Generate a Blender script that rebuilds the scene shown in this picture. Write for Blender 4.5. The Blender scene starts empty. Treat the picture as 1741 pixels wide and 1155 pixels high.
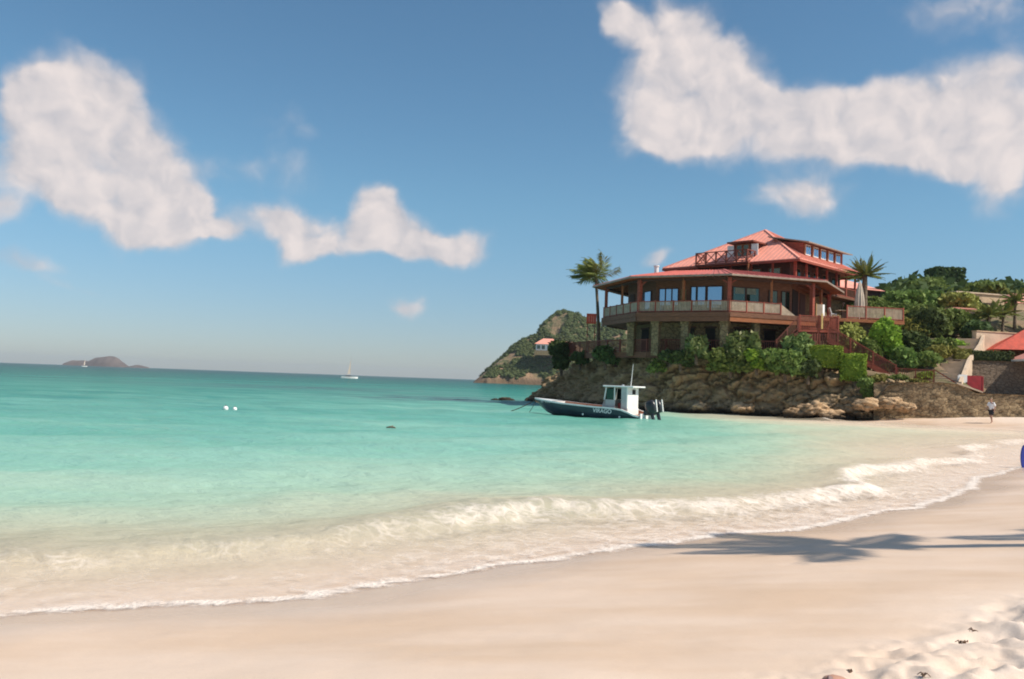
import bpy, bmesh, math, random
import numpy as np
from mathutils import Vector, Matrix, Euler
R = math.radians
rng = random.Random(7)
scene = bpy.context.scene
C = scene.collection

# ---------------------------------------------------------------- camera
cam_data = bpy.data.cameras.new('camera')
cam = bpy.data.objects.new('camera', cam_data); C.objects.link(cam)
cam_data.sensor_width = 36.0
cam_data.lens = 36.0 * 1500.0 / 1741.0
cam_data.clip_start = 0.05; cam_data.clip_end = 40000
cam.matrix_world = Matrix.Translation((0, 0, 2.1)) @ Matrix.Rotation(R(90 + 2.675), 4, 'X') @ Matrix.Rotation(R(2.07), 4, 'Z')
scene.camera = cam

# ---------------------------------------------------------------- sun, sky, exposure
SUN_EL, SUN_AZ = R(47), R(110)                    # azimuth clockwise from +Y
SUN = Vector((math.sin(SUN_AZ) * math.cos(SUN_EL), math.cos(SUN_AZ) * math.cos(SUN_EL), math.sin(SUN_EL)))
sd = bpy.data.lights.new('sun', 'SUN'); sd.energy = 4.4; sd.angle = R(0.8); sd.color = (1.0, 0.91, 0.79)
so = bpy.data.objects.new('sun', sd); C.objects.link(so)
so.rotation_euler = SUN.to_track_quat('Z', 'Y').to_euler(); so.location = (60, 10, 80)
scene.view_settings.view_transform = 'Standard'
scene.view_settings.look = 'None'
scene.view_settings.exposure = 0.36
scene.view_settings.gamma = 1.0
scene.cycles.use_denoising = True
scene.cycles.filter_width = 1.9
scene.cycles.max_bounces = 8
scene.cycles.transparent_max_bounces = 12
scene.cycles.sample_clamp_indirect = 6.0

world = bpy.data.worlds.new('World'); scene.world = world; world.use_nodes = True
wt = world.node_tree; wt.nodes.clear()
def wn(t, **k):
    n = wt.nodes.new(t)
    for a, b in k.items(): setattr(n, a, b)
    return n
def wl(a, b): wt.links.new(a, b)
def wmath(op, a, b=None, c=None, clamp=False):
    n = wn('ShaderNodeMath', operation=op); n.use_clamp = clamp
    for i, v in enumerate((a, b, c)):
        if v is None: continue
        if isinstance(v, (int, float)): n.inputs[i].default_value = v
        else: wl(v, n.inputs[i])
    return n.outputs[0]
sky = wn('ShaderNodeTexSky', sky_type='NISHITA'); sky.sun_disc = False
sky.sun_elevation = SUN_EL; sky.sun_rotation = SUN_AZ
sky.altitude = 0; sky.air_density = 1.0; sky.dust_density = .25; sky.ozone_density = 2.0
tc = wn('ShaderNodeTexCoord')
sep = wn('ShaderNodeSeparateXYZ'); wl(tc.outputs['Generated'], sep.inputs[0])
az = wmath('ARCTAN2', sep.outputs[0], sep.outputs[1]); el = wmath('ARCSINE', sep.outputs[2])
comb = wn('ShaderNodeCombineXYZ'); wl(az, comb.inputs[0]); wl(el, comb.inputs[1])
AE = comb.outputs[0]
# warp the cloud field so that outlines billow
warp = wn('ShaderNodeTexNoise'); warp.inputs['Scale'].default_value = 13; warp.inputs['Detail'].default_value = 4; wl(AE, warp.inputs['Vector'])
wsub = wn('ShaderNodeVectorMath', operation='SUBTRACT'); wl(warp.outputs['Color'], wsub.inputs[0]); wsub.inputs[1].default_value = (.5, .5, .5)
wsc = wn('ShaderNodeVectorMath', operation='MULTIPLY'); wl(wsub.outputs[0], wsc.inputs[0]); wsc.inputs[1].default_value = (.062, .055, 0)
wad = wn('ShaderNodeVectorMath', operation='ADD'); wl(AE, wad.inputs[0]); wl(wsc.outputs[0], wad.inputs[1])
CLOUDS = [  # azimuth, elevation, half width, half height (radians), weight of each cumulus heap
 (-.4533,.2818,.05,.0367,1),(-.5085,.2637,.045,.036,.75),(-.4695,.2304,.08,.0533,1),(-.4123,.1971,.0733,.0533,1),(-.3701,.1623,.0633,.0333,1),
 (-.4161,.1636,.08,.04,.7),(-.5039,.1822,.06,.035,.75),(-.3278,.1495,.0333,.0147,.7),(-.2672,.1685,.04,.0233,.75),(-.2029,.1541,.0667,.03,.7),
 (-.1591,.1926,.03,.032,1.1),(-.128,.1587,.0467,.0267,1),(-.0809,.1447,.0533,.0227,1),(-.2278,.1363,.0467,.0167,.6),(-.2883,.2169,.07,.022,.32),
 (-.2528,.2607,.035,.035,.25),(.1149,.3923,.03,.0267,.9),(.175,.3794,.04,.0433,1),(.1768,.3226,.0733,.0667,.9),(.2348,.3299,.05,.0533,1),
 (.274,.2831,.1,.04,.9),(.3651,.2812,.0933,.0433,1),(.4285,.2621,.0933,.0367,1),(.4777,.2523,.0733,.0367,.9),(.45,.3087,.0733,.0333,.5),
 (.5195,.2289,.0333,.0233,.6),(.1585,.2766,.04,.0333,.6),(.3156,.2111,.0587,.0253,.85),(.4974,.3815,.08,.03,.5),(.52,.30,.06,.05,.5),(.1622,.1474,.02,.0133,.7),
 (-.1166,.077,.0267,.012,.65),(-.5092,.0917,.0467,.0107,.5),(-.5371,.1406,.0267,.0187,.6),(-.4665,.0777,.0267,.0067,.35),(.5044,.2017,.0333,.02,.4)]
field = None
for a0, e0, ra, re, w0 in CLOUDS:
    s1 = wn('ShaderNodeVectorMath', operation='SUBTRACT'); wl(wad.outputs[0], s1.inputs[0]); s1.inputs[1].default_value = (a0, e0, 0)
    s2 = wn('ShaderNodeVectorMath', operation='MULTIPLY'); wl(s1.outputs[0], s2.inputs[0]); s2.inputs[1].default_value = (.71 / ra, .71 / re, 0)
    s3 = wn('ShaderNodeVectorMath', operation='DOT_PRODUCT'); wl(s2.outputs[0], s3.inputs[0]); wl(s2.outputs[0], s3.inputs[1])
    q = wmath('SUBTRACT', 1.0, s3.outputs['Value'], clamp=True)
    q = wmath('MULTIPLY', q, q)
    field = wmath('MULTIPLY', q, w0) if field is None else wmath('MULTIPLY_ADD', q, w0, field)
# the same fair-weather cumulus goes on all round the rest of the sky
gn = wn('ShaderNodeTexNoise'); gn.inputs['Scale'].default_value = 4.2; gn.inputs['Detail'].default_value = 2; wl(tc.outputs['Generated'], gn.inputs['Vector'])
off_az = wn('ShaderNodeMapRange', interpolation_type='SMOOTHSTEP'); wl(wmath('ABSOLUTE', az), off_az.inputs[0]); off_az.inputs[1].default_value = .62; off_az.inputs[2].default_value = .85
off_el = wn('ShaderNodeMapRange', interpolation_type='SMOOTHSTEP'); wl(el, off_el.inputs[0]); off_el.inputs[1].default_value = .45; off_el.inputs[2].default_value = .65
low = wn('ShaderNodeMapRange', interpolation_type='SMOOTHSTEP'); wl(el, low.inputs[0]); low.inputs[1].default_value = .02; low.inputs[2].default_value = .12
gm = wn('ShaderNodeMapRange', interpolation_type='SMOOTHSTEP'); wl(gn.outputs[0], gm.inputs[0]); gm.inputs[1].default_value = .52; gm.inputs[2].default_value = .68
rest = wmath('MULTIPLY', wmath('MULTIPLY', gm.outputs[0], low.outputs[0]), wmath('MAXIMUM', off_az.outputs[0], off_el.outputs[0]))
field = wmath('ADD', field, rest)
def cloud_noise(offset, detail):
    a = wn('ShaderNodeVectorMath', operation='ADD'); wl(wad.outputs[0], a.inputs[0]); a.inputs[1].default_value = offset
    n = wn('ShaderNodeTexNoise'); n.inputs['Scale'].default_value = 17; n.inputs['Detail'].default_value = detail; n.inputs['Roughness'].default_value = .52
    wl(a.outputs[0], n.inputs['Vector'])
    v = wn('ShaderNodeTexVoronoi', voronoi_dimensions='2D', feature='F1'); v.inputs['Scale'].default_value = 30; v.inputs['Detail'].default_value = 1.6; v.inputs['Roughness'].default_value = .5
    v.normalize = True; wl(a.outputs[0], v.inputs['Vector'])
    return wmath('MULTIPLY_ADD', v.outputs['Distance'], -.55, wmath('ADD', n.outputs[0], .18))
n1 = cloud_noise((0, 0, 0), 7); n2 = cloud_noise((.012, .011, 0), 4)
fcl = wmath('MINIMUM', wmath('MULTIPLY', field, 1.1), 1.0)
dens = wmath('MULTIPLY_ADD', wmath('SUBTRACT', n1, .5), 1.15, fcl)
mr = wn('ShaderNodeMapRange', interpolation_type='SMOOTHSTEP'); wl(dens, mr.inputs[0]); mr.inputs[1].default_value = .05; mr.inputs[2].default_value = .92; mr.inputs[3].default_value = 0; mr.inputs[4].default_value = .95
alpha = wmath('MULTIPLY', mr.outputs[0], wmath('MULTIPLY_ADD', fcl, 1.5, 0.02, clamp=True))
lit = wmath('MULTIPLY_ADD', wmath('SUBTRACT', n1, n2), 1.0, .64)     # lit towards the sun's side of each billow
lit = wmath('MULTIPLY', lit, wmath('MULTIPLY_ADD', wmath('MINIMUM', dens, 1.0), .45, .72), clamp=True)
cr = wn('ShaderNodeMix', data_type='RGBA'); wl(lit, cr.inputs[0])
cr.inputs[6].default_value = (3.9, 4.2, 4.9, 1); cr.inputs[7].default_value = (8.6, 7.7, 7.4, 1)
hz = wn('ShaderNodeMapRange', interpolation_type='SMOOTHSTEP'); wl(el, hz.inputs[0]); hz.inputs[1].default_value = 0; hz.inputs[2].default_value = .22
tint = wn('ShaderNodeMix', data_type='RGBA'); wl(hz.outputs[0], tint.inputs[0]); tint.inputs[6].default_value = (.70, .80, 1.0, 1); tint.inputs[7].default_value = (.80, 1.08, 1.12, 1)
skyc = wn('ShaderNodeMix', data_type='RGBA', blend_type='MULTIPLY'); skyc.inputs[0].default_value = 1; wl(sky.outputs[0], skyc.inputs[6]); wl(tint.outputs[2], skyc.inputs[7])
cm = wn('ShaderNodeMix', data_type='RGBA'); wl(alpha, cm.inputs[0]); wl(skyc.outputs[2], cm.inputs[6]); wl(cr.outputs[2], cm.inputs[7])
bg = wn('ShaderNodeBackground'); bg.inputs[1].default_value = .078; wl(cm.outputs[2], bg.inputs[0])
world.cycles.sampling_method = 'MANUAL'; world.cycles.sample_map_resolution = 256
wo = wn('ShaderNodeOutputWorld'); wl(bg.outputs[0], wo.inputs[0])

# ---------------------------------------------------------------- helpers
def vnoise(x, y, z, seed=0):
    xi, yi, zi = np.floor(x).astype(np.int64), np.floor(y).astype(np.int64), np.floor(z).astype(np.int64)
    xf, yf, zf = x - xi, y - yi, z - zi
    u, v, w = [t * t * (3 - 2 * t) for t in (xf, yf, zf)]
    def h(a, b, c):
        n = (a * 374761393 + b * 668265263 + c * 2147483647 + seed * 974711) & 0x7fffffff
        n = ((n ^ (n >> 13)) * 1274126177) & 0x7fffffff
        n = ((n ^ (n >> 15)) * 1911520717) & 0x7fffffff
        return ((n ^ (n >> 16)) & 0xffff) / 65535.0
    r = 0
    for dx in (0, 1):
        for dy in (0, 1):
            for dz in (0, 1):
                r = r + h(xi + dx, yi + dy, zi + dz) * (u if dx else 1 - u) * (v if dy else 1 - v) * (w if dz else 1 - w)
    return r
def fbm(x, y, z=0.0, oct=4, seed=0, gain=.5):
    x = np.asarray(x, float); y = np.asarray(y, float); z = np.zeros_like(x) + z
    a, s, t = 1.0, 0, 0
    for o in range(oct):
        s = s + a * vnoise(x, y, z, seed + o); t += a; a *= gain; x, y, z = x * 2.03 + 5.1, y * 2.03 + 1.7, z * 2.03 + 3.3
    return s / t
def worley(x, y, z, seed=0):
    xi, yi, zi = np.floor(x), np.floor(y), np.floor(z)
    f1 = np.full(x.shape, 9.0); f2 = np.full(x.shape, 9.0); cid = np.zeros(x.shape)
    def h(a, b, c, k):
        v = np.sin(a * 127.1 + b * 311.7 + c * 74.7 + k * 53.3 + seed) * 43758.5453
        return v - np.floor(v)
    for dx in (-1, 0, 1):
        for dy in (-1, 0, 1):
            for dz in (-1, 0, 1):
                a, b, c = xi + dx, yi + dy, zi + dz
                d = np.sqrt((a + h(a, b, c, 1) - x) ** 2 + (b + h(a, b, c, 2) - y) ** 2 + (c + h(a, b, c, 3) - z) ** 2)
                near = d < f1
                f2 = np.where(near, f1, np.minimum(f2, d)); cid = np.where(near, h(a, b, c, 4), cid); f1 = np.where(near, d, f1)
    return f1, f2, cid
def smooth(a, b, x):
    t = np.clip((np.asarray(x, float) - a) / (b - a), 0, 1); return t * t * (3 - 2 * t)

def worldloc(o):
    v = Vector((0, 0, 0))
    while o is not None: v = v + o.location; o = o.parent
    return v
def tag(o, label=None, cat=None, group=None, kind=None):
    for k, v in (('label', label), ('category', cat), ('group', group), ('kind', kind)):
        if v: o[k] = v
    return o
def thing(name, loc, label, cat, group=None, rz=0):
    o = bpy.data.objects.new(name, None); C.objects.link(o); o.location = loc; o.rotation_euler = (0, 0, rz); o.empty_display_size = .3
    return tag(o, label, cat, group)
def link(name, me, parent=None, mat=None, loc=None):
    o = bpy.data.objects.new(name, me); C.objects.link(o); o.parent = parent
    if mat and not me.materials: me.materials.append(mat)
    if loc is not None: o.location = loc
    return o
class MB:
    def __init__(s): s.v = []; s.f = []; s.mi = []; s.m = 0
    def add(s, vs, fs):
        b = len(s.v); s.v += [tuple(p) for p in vs]; s.f += [tuple(b + i for i in f) for f in fs]; s.mi += [s.m] * len(fs); return s
    def box(s, c, d, rz=0.0, rot=None):
        hx, hy, hz = d[0] / 2, d[1] / 2, d[2] / 2
        m = rot if rot is not None else Matrix.Rotation(rz, 3, 'Z')
        vs = [Vector(c) + m @ Vector((x * hx, y * hy, z * hz)) for z in (-1, 1) for x, y in ((-1, -1), (1, -1), (1, 1), (-1, 1))]
        return s.add(vs, [(3, 2, 1, 0), (4, 5, 6, 7), (0, 1, 5, 4), (1, 2, 6, 5), (2, 3, 7, 6), (3, 0, 4, 7)])
    def beam(s, a, b, w, h):                      # box from a to b, w sideways, h upright
        a, b = Vector(a), Vector(b); d = b - a
        x = d.normalized(); side = Vector((-x.y, x.x, 0))
        side = side.normalized() if side.length > 1e-6 else Vector((0, 1, 0))
        up = x.cross(side); rot = Matrix((x, side, up)).transposed()
        return s.box((a + b) / 2, (d.length, w, h), rot=rot)
    def tube(s, pts, rads, n=8, cap=True):
        pts = [Vector(p) for p in pts]
        if isinstance(rads, (int, float)): rads = [rads] * len(pts)
        vs, fs = [], []
        ref = Vector((.31, .17, .93))
        for i, p in enumerate(pts):
            d = (pts[min(i + 1, len(pts) - 1)] - pts[max(i - 1, 0)]).normalized()
            x = d.cross(ref if abs(d.dot(ref)) < .95 else Vector((1, 0, 0))).normalized(); y = d.cross(x)
            vs += [p + (x * math.cos(2 * math.pi * k / n) + y * math.sin(2 * math.pi * k / n)) * rads[i] for k in range(n)]
        for i in range(len(pts) - 1):
            for k in range(n):
                a, b = i * n + k, i * n + (k + 1) % n; fs.append((a, b, b + n, a + n))
        if cap: fs += [tuple(range(n - 1, -1, -1)), tuple(range((len(pts) - 1) * n, len(pts) * n))]
        return s.add(vs, fs)
    def prism(s, poly, z0, z1):                   # poly counter-clockwise, z0/z1 numbers or lists
        n = len(poly); z0 = z0 if hasattr(z0, '__len__') else [z0] * n; z1 = z1 if hasattr(z1, '__len__') else [z1] * n
        vs = [(p[0], p[1], z0[i]) for i, p in enumerate(poly)] + [(p[0], p[1], z1[i]) for i, p in enumerate(poly)]
        fs = [tuple(range(n - 1, -1, -1)), tuple(range(n, 2 * n))] + [(i, (i + 1) % n, n + (i + 1) % n, n + i) for i in range(n)]
        return s.add(vs, fs)
    def lathe(s, prof, c=(0, 0, 0), n=16):
        vs = [(c[0] + r * math.cos(2 * math.pi * k / n), c[1] + r * math.sin(2 * math.pi * k / n), c[2] + z) for r, z in prof for k in range(n)]
        fs = [(i * n + k, i * n + (k + 1) % n, (i + 1) * n + (k + 1) % n, (i + 1) * n + k) for i in range(len(prof) - 1) for k in range(n)]
        return s.add(vs, fs)
    def build(s, name, mat, parent=None, local=False, smooth=False, bevel=0, loc=None, kind=None):
        off = Vector(loc) if loc is not None else (worldloc(parent) if parent is not None and not local else Vector((0, 0, 0)))
        me = bpy.data.meshes.new(name)
        me.from_pydata([tuple(Vector(p) - off) for p in s.v], [], s.f)
        for m in (mat if isinstance(mat, (list, tuple)) else [mat]): me.materials.append(m)
        if any(s.mi): me.polygons.foreach_set('material_index', s.mi)
        if smooth: me.polygons.foreach_set('use_smooth', [True] * len(me.polygons))
        me.update()
        o = link(name, me, parent)
        if loc is not None: o.location = loc
        if bevel:
            b = o.modifiers.new('bevel', 'BEVEL'); b.width = bevel; b.segments = 2; b.limit_method = 'ANGLE'
        if kind: o['kind'] = kind
        return o
def np_mesh(name, co, faces, mat, smooth_shade=True, parent=None, attrs=None):
    me = bpy.data.meshes.new(name)
    co = np.asarray(co, dtype=np.float32); faces = np.asarray(faces, dtype=np.int32)
    n, k = faces.shape
    me.vertices.add(len(co)); me.vertices.foreach_set('co', co.ravel())
    me.loops.add(n * k); me.loops.foreach_set('vertex_index', faces.ravel())
    me.polygons.add(n); me.polygons.foreach_set('loop_start', np.arange(0, n * k, k, dtype=np.int32))
    me.polygons.foreach_set('loop_total', np.full(n, k, dtype=np.int32))
    if smooth_shade: me.polygons.foreach_set('use_smooth', np.ones(n, dtype=bool))
    me.update(calc_edges=True); me.validate()
    for an, av in (attrs or {}).items():
        a = me.attributes.new(an, 'FLOAT', 'POINT'); a.data.foreach_set('value', np.asarray(av, dtype=np.float32))
    me.materials.append(mat)
    return link(name, me, parent)
def grid_faces(nr, nc, wrap=False):
    i, j = np.meshgrid(np.arange(nr - 1), np.arange(nc - 1 if not wrap else nc), indexing='ij')
    a = i * nc + j; b = i * nc + (j + 1) % nc
    return np.stack([a, b, b + nc, a + nc], -1).reshape(-1, 4)
def copy_tree(o, parent=None, loc=None, rz=None, scale=None):
    c = o.copy(); C.objects.link(c); c.parent = parent
    if loc is not None: c.location = loc
    if rz is not None: c.rotation_euler = (0, 0, rz)
    if scale is not None: c.scale = scale if hasattr(scale, '__len__') else (scale,) * 3
    for ch in list(o.children): copy_tree(ch, c)
    return c

# ---------------------------------------------------------------- materials
class NT:
    def __init__(s, name):
        s.mat = bpy.data.materials.new(name); s.mat.use_nodes = True; s.t = s.mat.node_tree; s.t.nodes.clear()
        s.out = s.n('ShaderNodeOutputMaterial'); s.p = None
    def n(s, t, **k):
        n = s.t.nodes.new(t)
        for a, b in k.items(): setattr(n, a, b)
        return n
    def l(s, a, b): s.t.links.new(a, b)
    def val(s, sock, v):
        if isinstance(v, (int, float)): sock.default_value = v
        elif isinstance(v, (tuple, list)): sock.default_value = tuple(v) + ((1,) if len(v) == 3 and sock.type == 'RGBA' else ())
        else: s.l(v, sock)
    def math(s, op, a, b=None, c=None, clamp=False):
        n = s.n('ShaderNodeMath', operation=op); n.use_clamp = clamp
        for i, v in enumerate((a, b, c)):
            if v is not None: s.val(n.inputs[i], v)
        return n.outputs[0]
    def mix(s, f, a, b):
        n = s.n('ShaderNodeMix', data_type='RGBA'); s.val(n.inputs[0], f); s.val(n.inputs[6], a); s.val(n.inputs[7], b); return n.outputs[2]
    def rng(s, v, a, b, c=0., d=1., smoothstep=True):
        n = s.n('ShaderNodeMapRange', interpolation_type='SMOOTHSTEP' if smoothstep else 'LINEAR'); s.val(n.inputs[0], v)
        for i, q in enumerate((a, b, c, d)): n.inputs[i + 1].default_value = q
        return n.outputs[0]
    def pos(s, scale=(1, 1, 1)):
        g = s.n('ShaderNodeNewGeometry'); m = s.n('ShaderNodeVectorMath', operation='MULTIPLY'); s.l(g.outputs['Position'], m.inputs[0]); m.inputs[1].default_value = scale; return m.outputs[0]
    def obj(s, scale=(1, 1, 1)):
        g = s.n('ShaderNodeTexCoord'); m = s.n('ShaderNodeVectorMath', operation='MULTIPLY'); s.l(g.outputs['Object'], m.inputs[0]); m.inputs[1].default_value = scale; return m.outputs[0]
    def noise(s, vec, scale, detail=4, rough=.55, dist=0):
        n = s.n('ShaderNodeTexNoise'); s.l(vec, n.inputs['Vector']); n.inputs['Scale'].default_value = scale; n.inputs['Detail'].default_value = detail; n.inputs['Roughness'].default_value = rough; n.inputs['Distortion'].default_value = dist
        return n.outputs[0]
    def voro(s, vec, scale, feature='F1', out='Distance'):
        n = s.n('ShaderNodeTexVoronoi', feature=feature); s.l(vec, n.inputs['Vector']); n.inputs['Scale'].default_value = scale; return n.outputs[out]
    def attr(s, name, out='Fac'):
        n = s.n('ShaderNodeAttribute', attribute_name=name); return n.outputs[out]
    def bump(s, h, strength=.5, dist=.05, normal=None):
        n = s.n('ShaderNodeBump'); s.val(n.inputs['Strength'], strength); n.inputs['Distance'].default_value = dist; s.l(h, n.inputs['Height'])
        if normal is not None: s.l(normal, n.inputs['Normal'])
        return n.outputs[0]
    def principled(s, color, rough=.6, normal=None, **k):
        p = s.n('ShaderNodeBsdfPrincipled'); s.val(p.inputs['Base Color'], color); s.val(p.inputs['Roughness'], rough)
        if normal is not None: s.l(normal, p.inputs['Normal'])
        for a, b in k.items(): s.val(p.inputs[a.replace('_', ' ')], b)
        return p.outputs[0]
    def done(s, sh): s.l(sh, s.out.inputs[0]); return s.mat
def plain(name, c, rough=.6, var=.18, scale=3.0, bump=.0, spec=.4, metallic=0):
    t = NT(name); v = t.pos(); n = t.noise(v, scale, 5)
    lo = tuple(max(0, x * (1 - var)) for x in c); hi = tuple(min(1, x * (1 + var)) for x in c)
    col = t.mix(t.rng(n, .3, .7), lo, hi)
    nm = t.bump(t.noise(v, scale * 6, 4), bump, .02) if bump else None
    return t.done(t.principled(col, rough, nm, Specular_IOR_Level=spec, Metallic=metallic))
def wood(name, c, var=.3):
    t = NT(name); v = t.pos((.6, .6, 5)); n = t.noise(v, 4, 5, .6); n2 = t.noise(t.pos(), .8, 3)
    col = t.mix(t.rng(n, .3, .7), tuple(x * (1 - var) for x in c), tuple(x * (1 + var) for x in c))
    col = t.mix(t.rng(n2, .35, .75, 0, .35), col, tuple(x * .65 + .02 for x in c))
    return t.done(t.principled(col, .65, t.bump(n, .25, .01), Specular_IOR_Level=.3))
M = {}
M['red_wood'] = wood('red_wood', (.29, .07, .042)); M['dark_red_wood'] = wood('dark_red_wood', (.19, .055, .036))
M['orange_wood'] = wood('orange_wood', (.30, .105, .04)); M['brown_wood'] = wood('brown_wood', (.17, .075, .04)); M['dark_wood'] = wood('dark_wood', (.07, .032, .022))
M['cream_paint'] = plain('cream_paint', (.40, .31, .22), .6); M['white_paint'] = plain('white_paint', (.78, .78, .76), .5, .05)
M['gutter'] = plain('gutter', (.30, .23, .18), .5)
M['stucco'] = plain('stucco', (.50, .36, .23), .9, .15, 1.5, .3); M['pale_stucco'] = plain('pale_stucco', (.56, .43, .31), .9, .15, 1.2, .3)
M['gold_paint'] = plain('gold_paint', (.55, .38, .14), .6); M['bright_red'] = plain('bright_red', (.55, .07, .035), .6); M['deep_red'] = plain('deep_red', (.30, .02, .025), .5)
M['canvas'] = plain('canvas', (.62, .53, .43), .9, .1, 2)
def roofmat(name, c):
    t = NT(name); n = t.noise(t.pos((1, 1, 1)), 1.3, 5); n2 = t.noise(t.pos(), .35, 3)
    col = t.mix(t.rng(n, .3, .75), tuple(x * .86 for x in c), c); col = t.mix(t.rng(n2, .5, .8, 0, .5), col, (c[0] * .8, c[1] * .95, c[2] * 1.1))
    return t.done(t.principled(col, .55, t.bump(t.noise(t.pos(), 9, 3), .08, .02), Specular_IOR_Level=.35))
M['roof'] = roofmat('roof', (.84, .36, .27)); M['skirt'] = roofmat('skirt', (.56, .165, .135))
def stonemat(name, c1, c2, scale, joint=(.10, .08, .055)):
    t = NT(name); v = t.pos((1, 1, 1.5)); wv = t.n('ShaderNodeVectorMath', operation='ADD'); t.l(v, wv.inputs[0])
    nz = t.n('ShaderNodeTexNoise'); t.l(v, nz.inputs['Vector']); nz.inputs['Scale'].default_value = 2.0
    sc = t.n('ShaderNodeVectorMath', operation='SCALE'); t.l(nz.outputs['Color'], sc.inputs[0]); sc.inputs['Scale'].default_value = .35; t.l(sc.outputs[0], wv.inputs[1])
    e = t.voro(wv.outputs[0], scale, 'DISTANCE_TO_EDGE'); cc = t.voro(wv.outputs[0], scale, 'F1', 'Color')
    sp = t.n('ShaderNodeSeparateColor'); t.l(cc, sp.inputs[0])
    col = t.mix(sp.outputs[0], c1, c2); n = t.noise(v, 5, 5); col = t.mix(t.rng(n, .35, .7, 0, .5), col, tuple(x * .55 for x in c1))
    j = t.rng(e, .0, .09); col = t.mix(j, joint, col)
    return t.done(t.principled(col, .9, t.bump(t.math('MULTIPLY_ADD', n, .4, j), .8, .08), Specular_IOR_Level=.15))
M['stone'] = stonemat('stone', (.26, .19, .105), (.31, .235, .13), 2.2, (.16, .12, .07)); M['shaded_stone'] = stonemat('shaded_stone', (.20, .15, .11), (.25, .19, .14), 2.6, (.16, .12, .09))  # the terrace wall's stone is darkened to carry its shade
M['wall_stone'] = stonemat('wall_stone', (.27, .19, .11), (.40, .29, .17), 2.8, (.21, .15, .09))
def glassmat(name, tint, refl, c):
    t = NT(name); g = t.n('ShaderNodeBsdfGlossy'); g.inputs['Color'].default_value = tint + (1,); g.inputs['Roughness'].default_value = .03
    t.l(t.bump(t.noise(t.pos(), 1.2, 2), .02, .05), g.inputs['Normal'])
    d = t.n('ShaderNodeBsdfDiffuse'); d.inputs[0].default_value = c + (1,)
    m = t.n('ShaderNodeMixShader'); m.inputs[0].default_value = refl; t.l(d.outputs[0], m.inputs[1]); t.l(g.outputs[0], m.inputs[2]); return t.done(m.outputs[0])
M['glass'] = glassmat('window_glass', (.55, .75, .95), .55, (.05, .09, .12)); M['dark_glass'] = glassmat('dark_window_glass', (.45, .62, .55), .13, (.012, .028, .022))  # green of the dark glass paints in a reflected hillside
M['interior_shade'] = plain('interior_shade', (.02, .018, .016), .9); M['curtain'] = plain('curtain', (.22, .27, .23), .9)  # near-black paints the shade inside openings
def leafmat(name, c1, c2, c3):
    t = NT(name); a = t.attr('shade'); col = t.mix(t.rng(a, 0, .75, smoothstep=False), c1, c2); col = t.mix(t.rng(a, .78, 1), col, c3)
    oi = t.n('ShaderNodeObjectInfo'); hs = t.n('ShaderNodeHueSaturation'); t.l(col, hs.inputs['Color']); t.l(t.math('MULTIPLY_ADD', oi.outputs['Random'], .035, .482), hs.inputs['Hue']); t.l(t.math('MULTIPLY_ADD', oi.outputs['Random'], .4, .8), hs.inputs['Value'])
    p = t.principled(hs.outputs[0], .65, None, Specular_IOR_Level=.12)
    tr = t.n('ShaderNodeBsdfTranslucent'); t.l(hs.outputs[0], tr.inputs[0]); m = t.n('ShaderNodeMixShader'); m.inputs[0].default_value = .25; t.l(p, m.inputs[1]); t.l(tr.outputs[0], m.inputs[2])
    return t.done(m.outputs[0])
M['leaf_mid'] = leafmat('leaf_mid', (.11, .165, .04), (.20, .27, .07), (.32, .36, .13))
M['leaf_bright'] = leafmat('leaf_bright', (.16, .25, .03), (.27, .39, .05), (.36, .46, .10))
M['leaf_dark'] = leafmat('leaf_dark', (.05, .08, .03), (.10, .14, .045), (.16, .20, .07))
M['leaf_yellow'] = leafmat('leaf_yellow', (.20, .20, .05), (.33, .33, .085), (.42, .40, .13))
M['leaf_flower'] = leafmat('leaf_flower', (.11, .17, .05), (.24, .31, .11), (.48, .47, .30))
M['palm_leaf'] = leafmat('palm_leaf', (.09, .12, .03), (.21, .24, .06), (.34, .34, .13))
M['trunk'] = plain('trunk', (.15, .11, .075), .9, .35, 5, .5)
# ================================================================ the setting: sand, sea, rock, hills
SHORE = [(-400, -260), (-200, -120), (-60, -24), (-20, -.6), (-8, 5.5), (-4.14, 7.38), (-3.3, 7.68), (-2.42, 8.11), (-1.46, 8.7), (-.36, 9.67), (.65, 10.65),
         (1.89, 11.84), (3.34, 12.91), (5.09, 14.25), (7.64, 16.74), (10.62, 20.32), (15.93, 27.36), (21, 34.5), (27, 42), (32.5, 48.5), (35.5, 53.5), (34.6, 57.4),
         (31, 60), (27.5, 62.6), (25.5, 65.5), (27, 69), (40, 78), (120, 130), (400, 300)]
LAND = SHORE + [(400, -400), (-400, -400)]
def land_dist(x, y, poly=LAND, closed=True):
    x = np.asarray(x, float); y = np.asarray(y, float)
    d2 = np.full(x.shape, 1e18); inside = np.zeros(x.shape, bool); n = len(poly)
    for i in range(n):
        (ax, ay), (bx, by) = poly[i], poly[(i + 1) % n]
        ex, ey = bx - ax, by - ay; t = np.clip(((x - ax) * ex + (y - ay) * ey) / (ex * ex + ey * ey), 0, 1)
        if i < len(SHORE) - 1: d2 = np.minimum(d2, (x - ax - t * ex) ** 2 + (y - ay - t * ey) ** 2)
        cond = (ay > y) != (by > y)
        with np.errstate(divide='ignore', invalid='ignore'):
            xi = (bx - ax) * (y - ay) / (by - ay if by != ay else 1e-9) + ax
        inside ^= cond & (x < xi)
    return np.where(inside, 1, -1) * np.sqrt(d2)
def wobble(x, y): return (fbm(x * .9, y * .9, 0, 3, 11) - .5) * .9 + (fbm(x * .25, y * .25, 0, 2, 12) - .5) * 1.4
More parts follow.
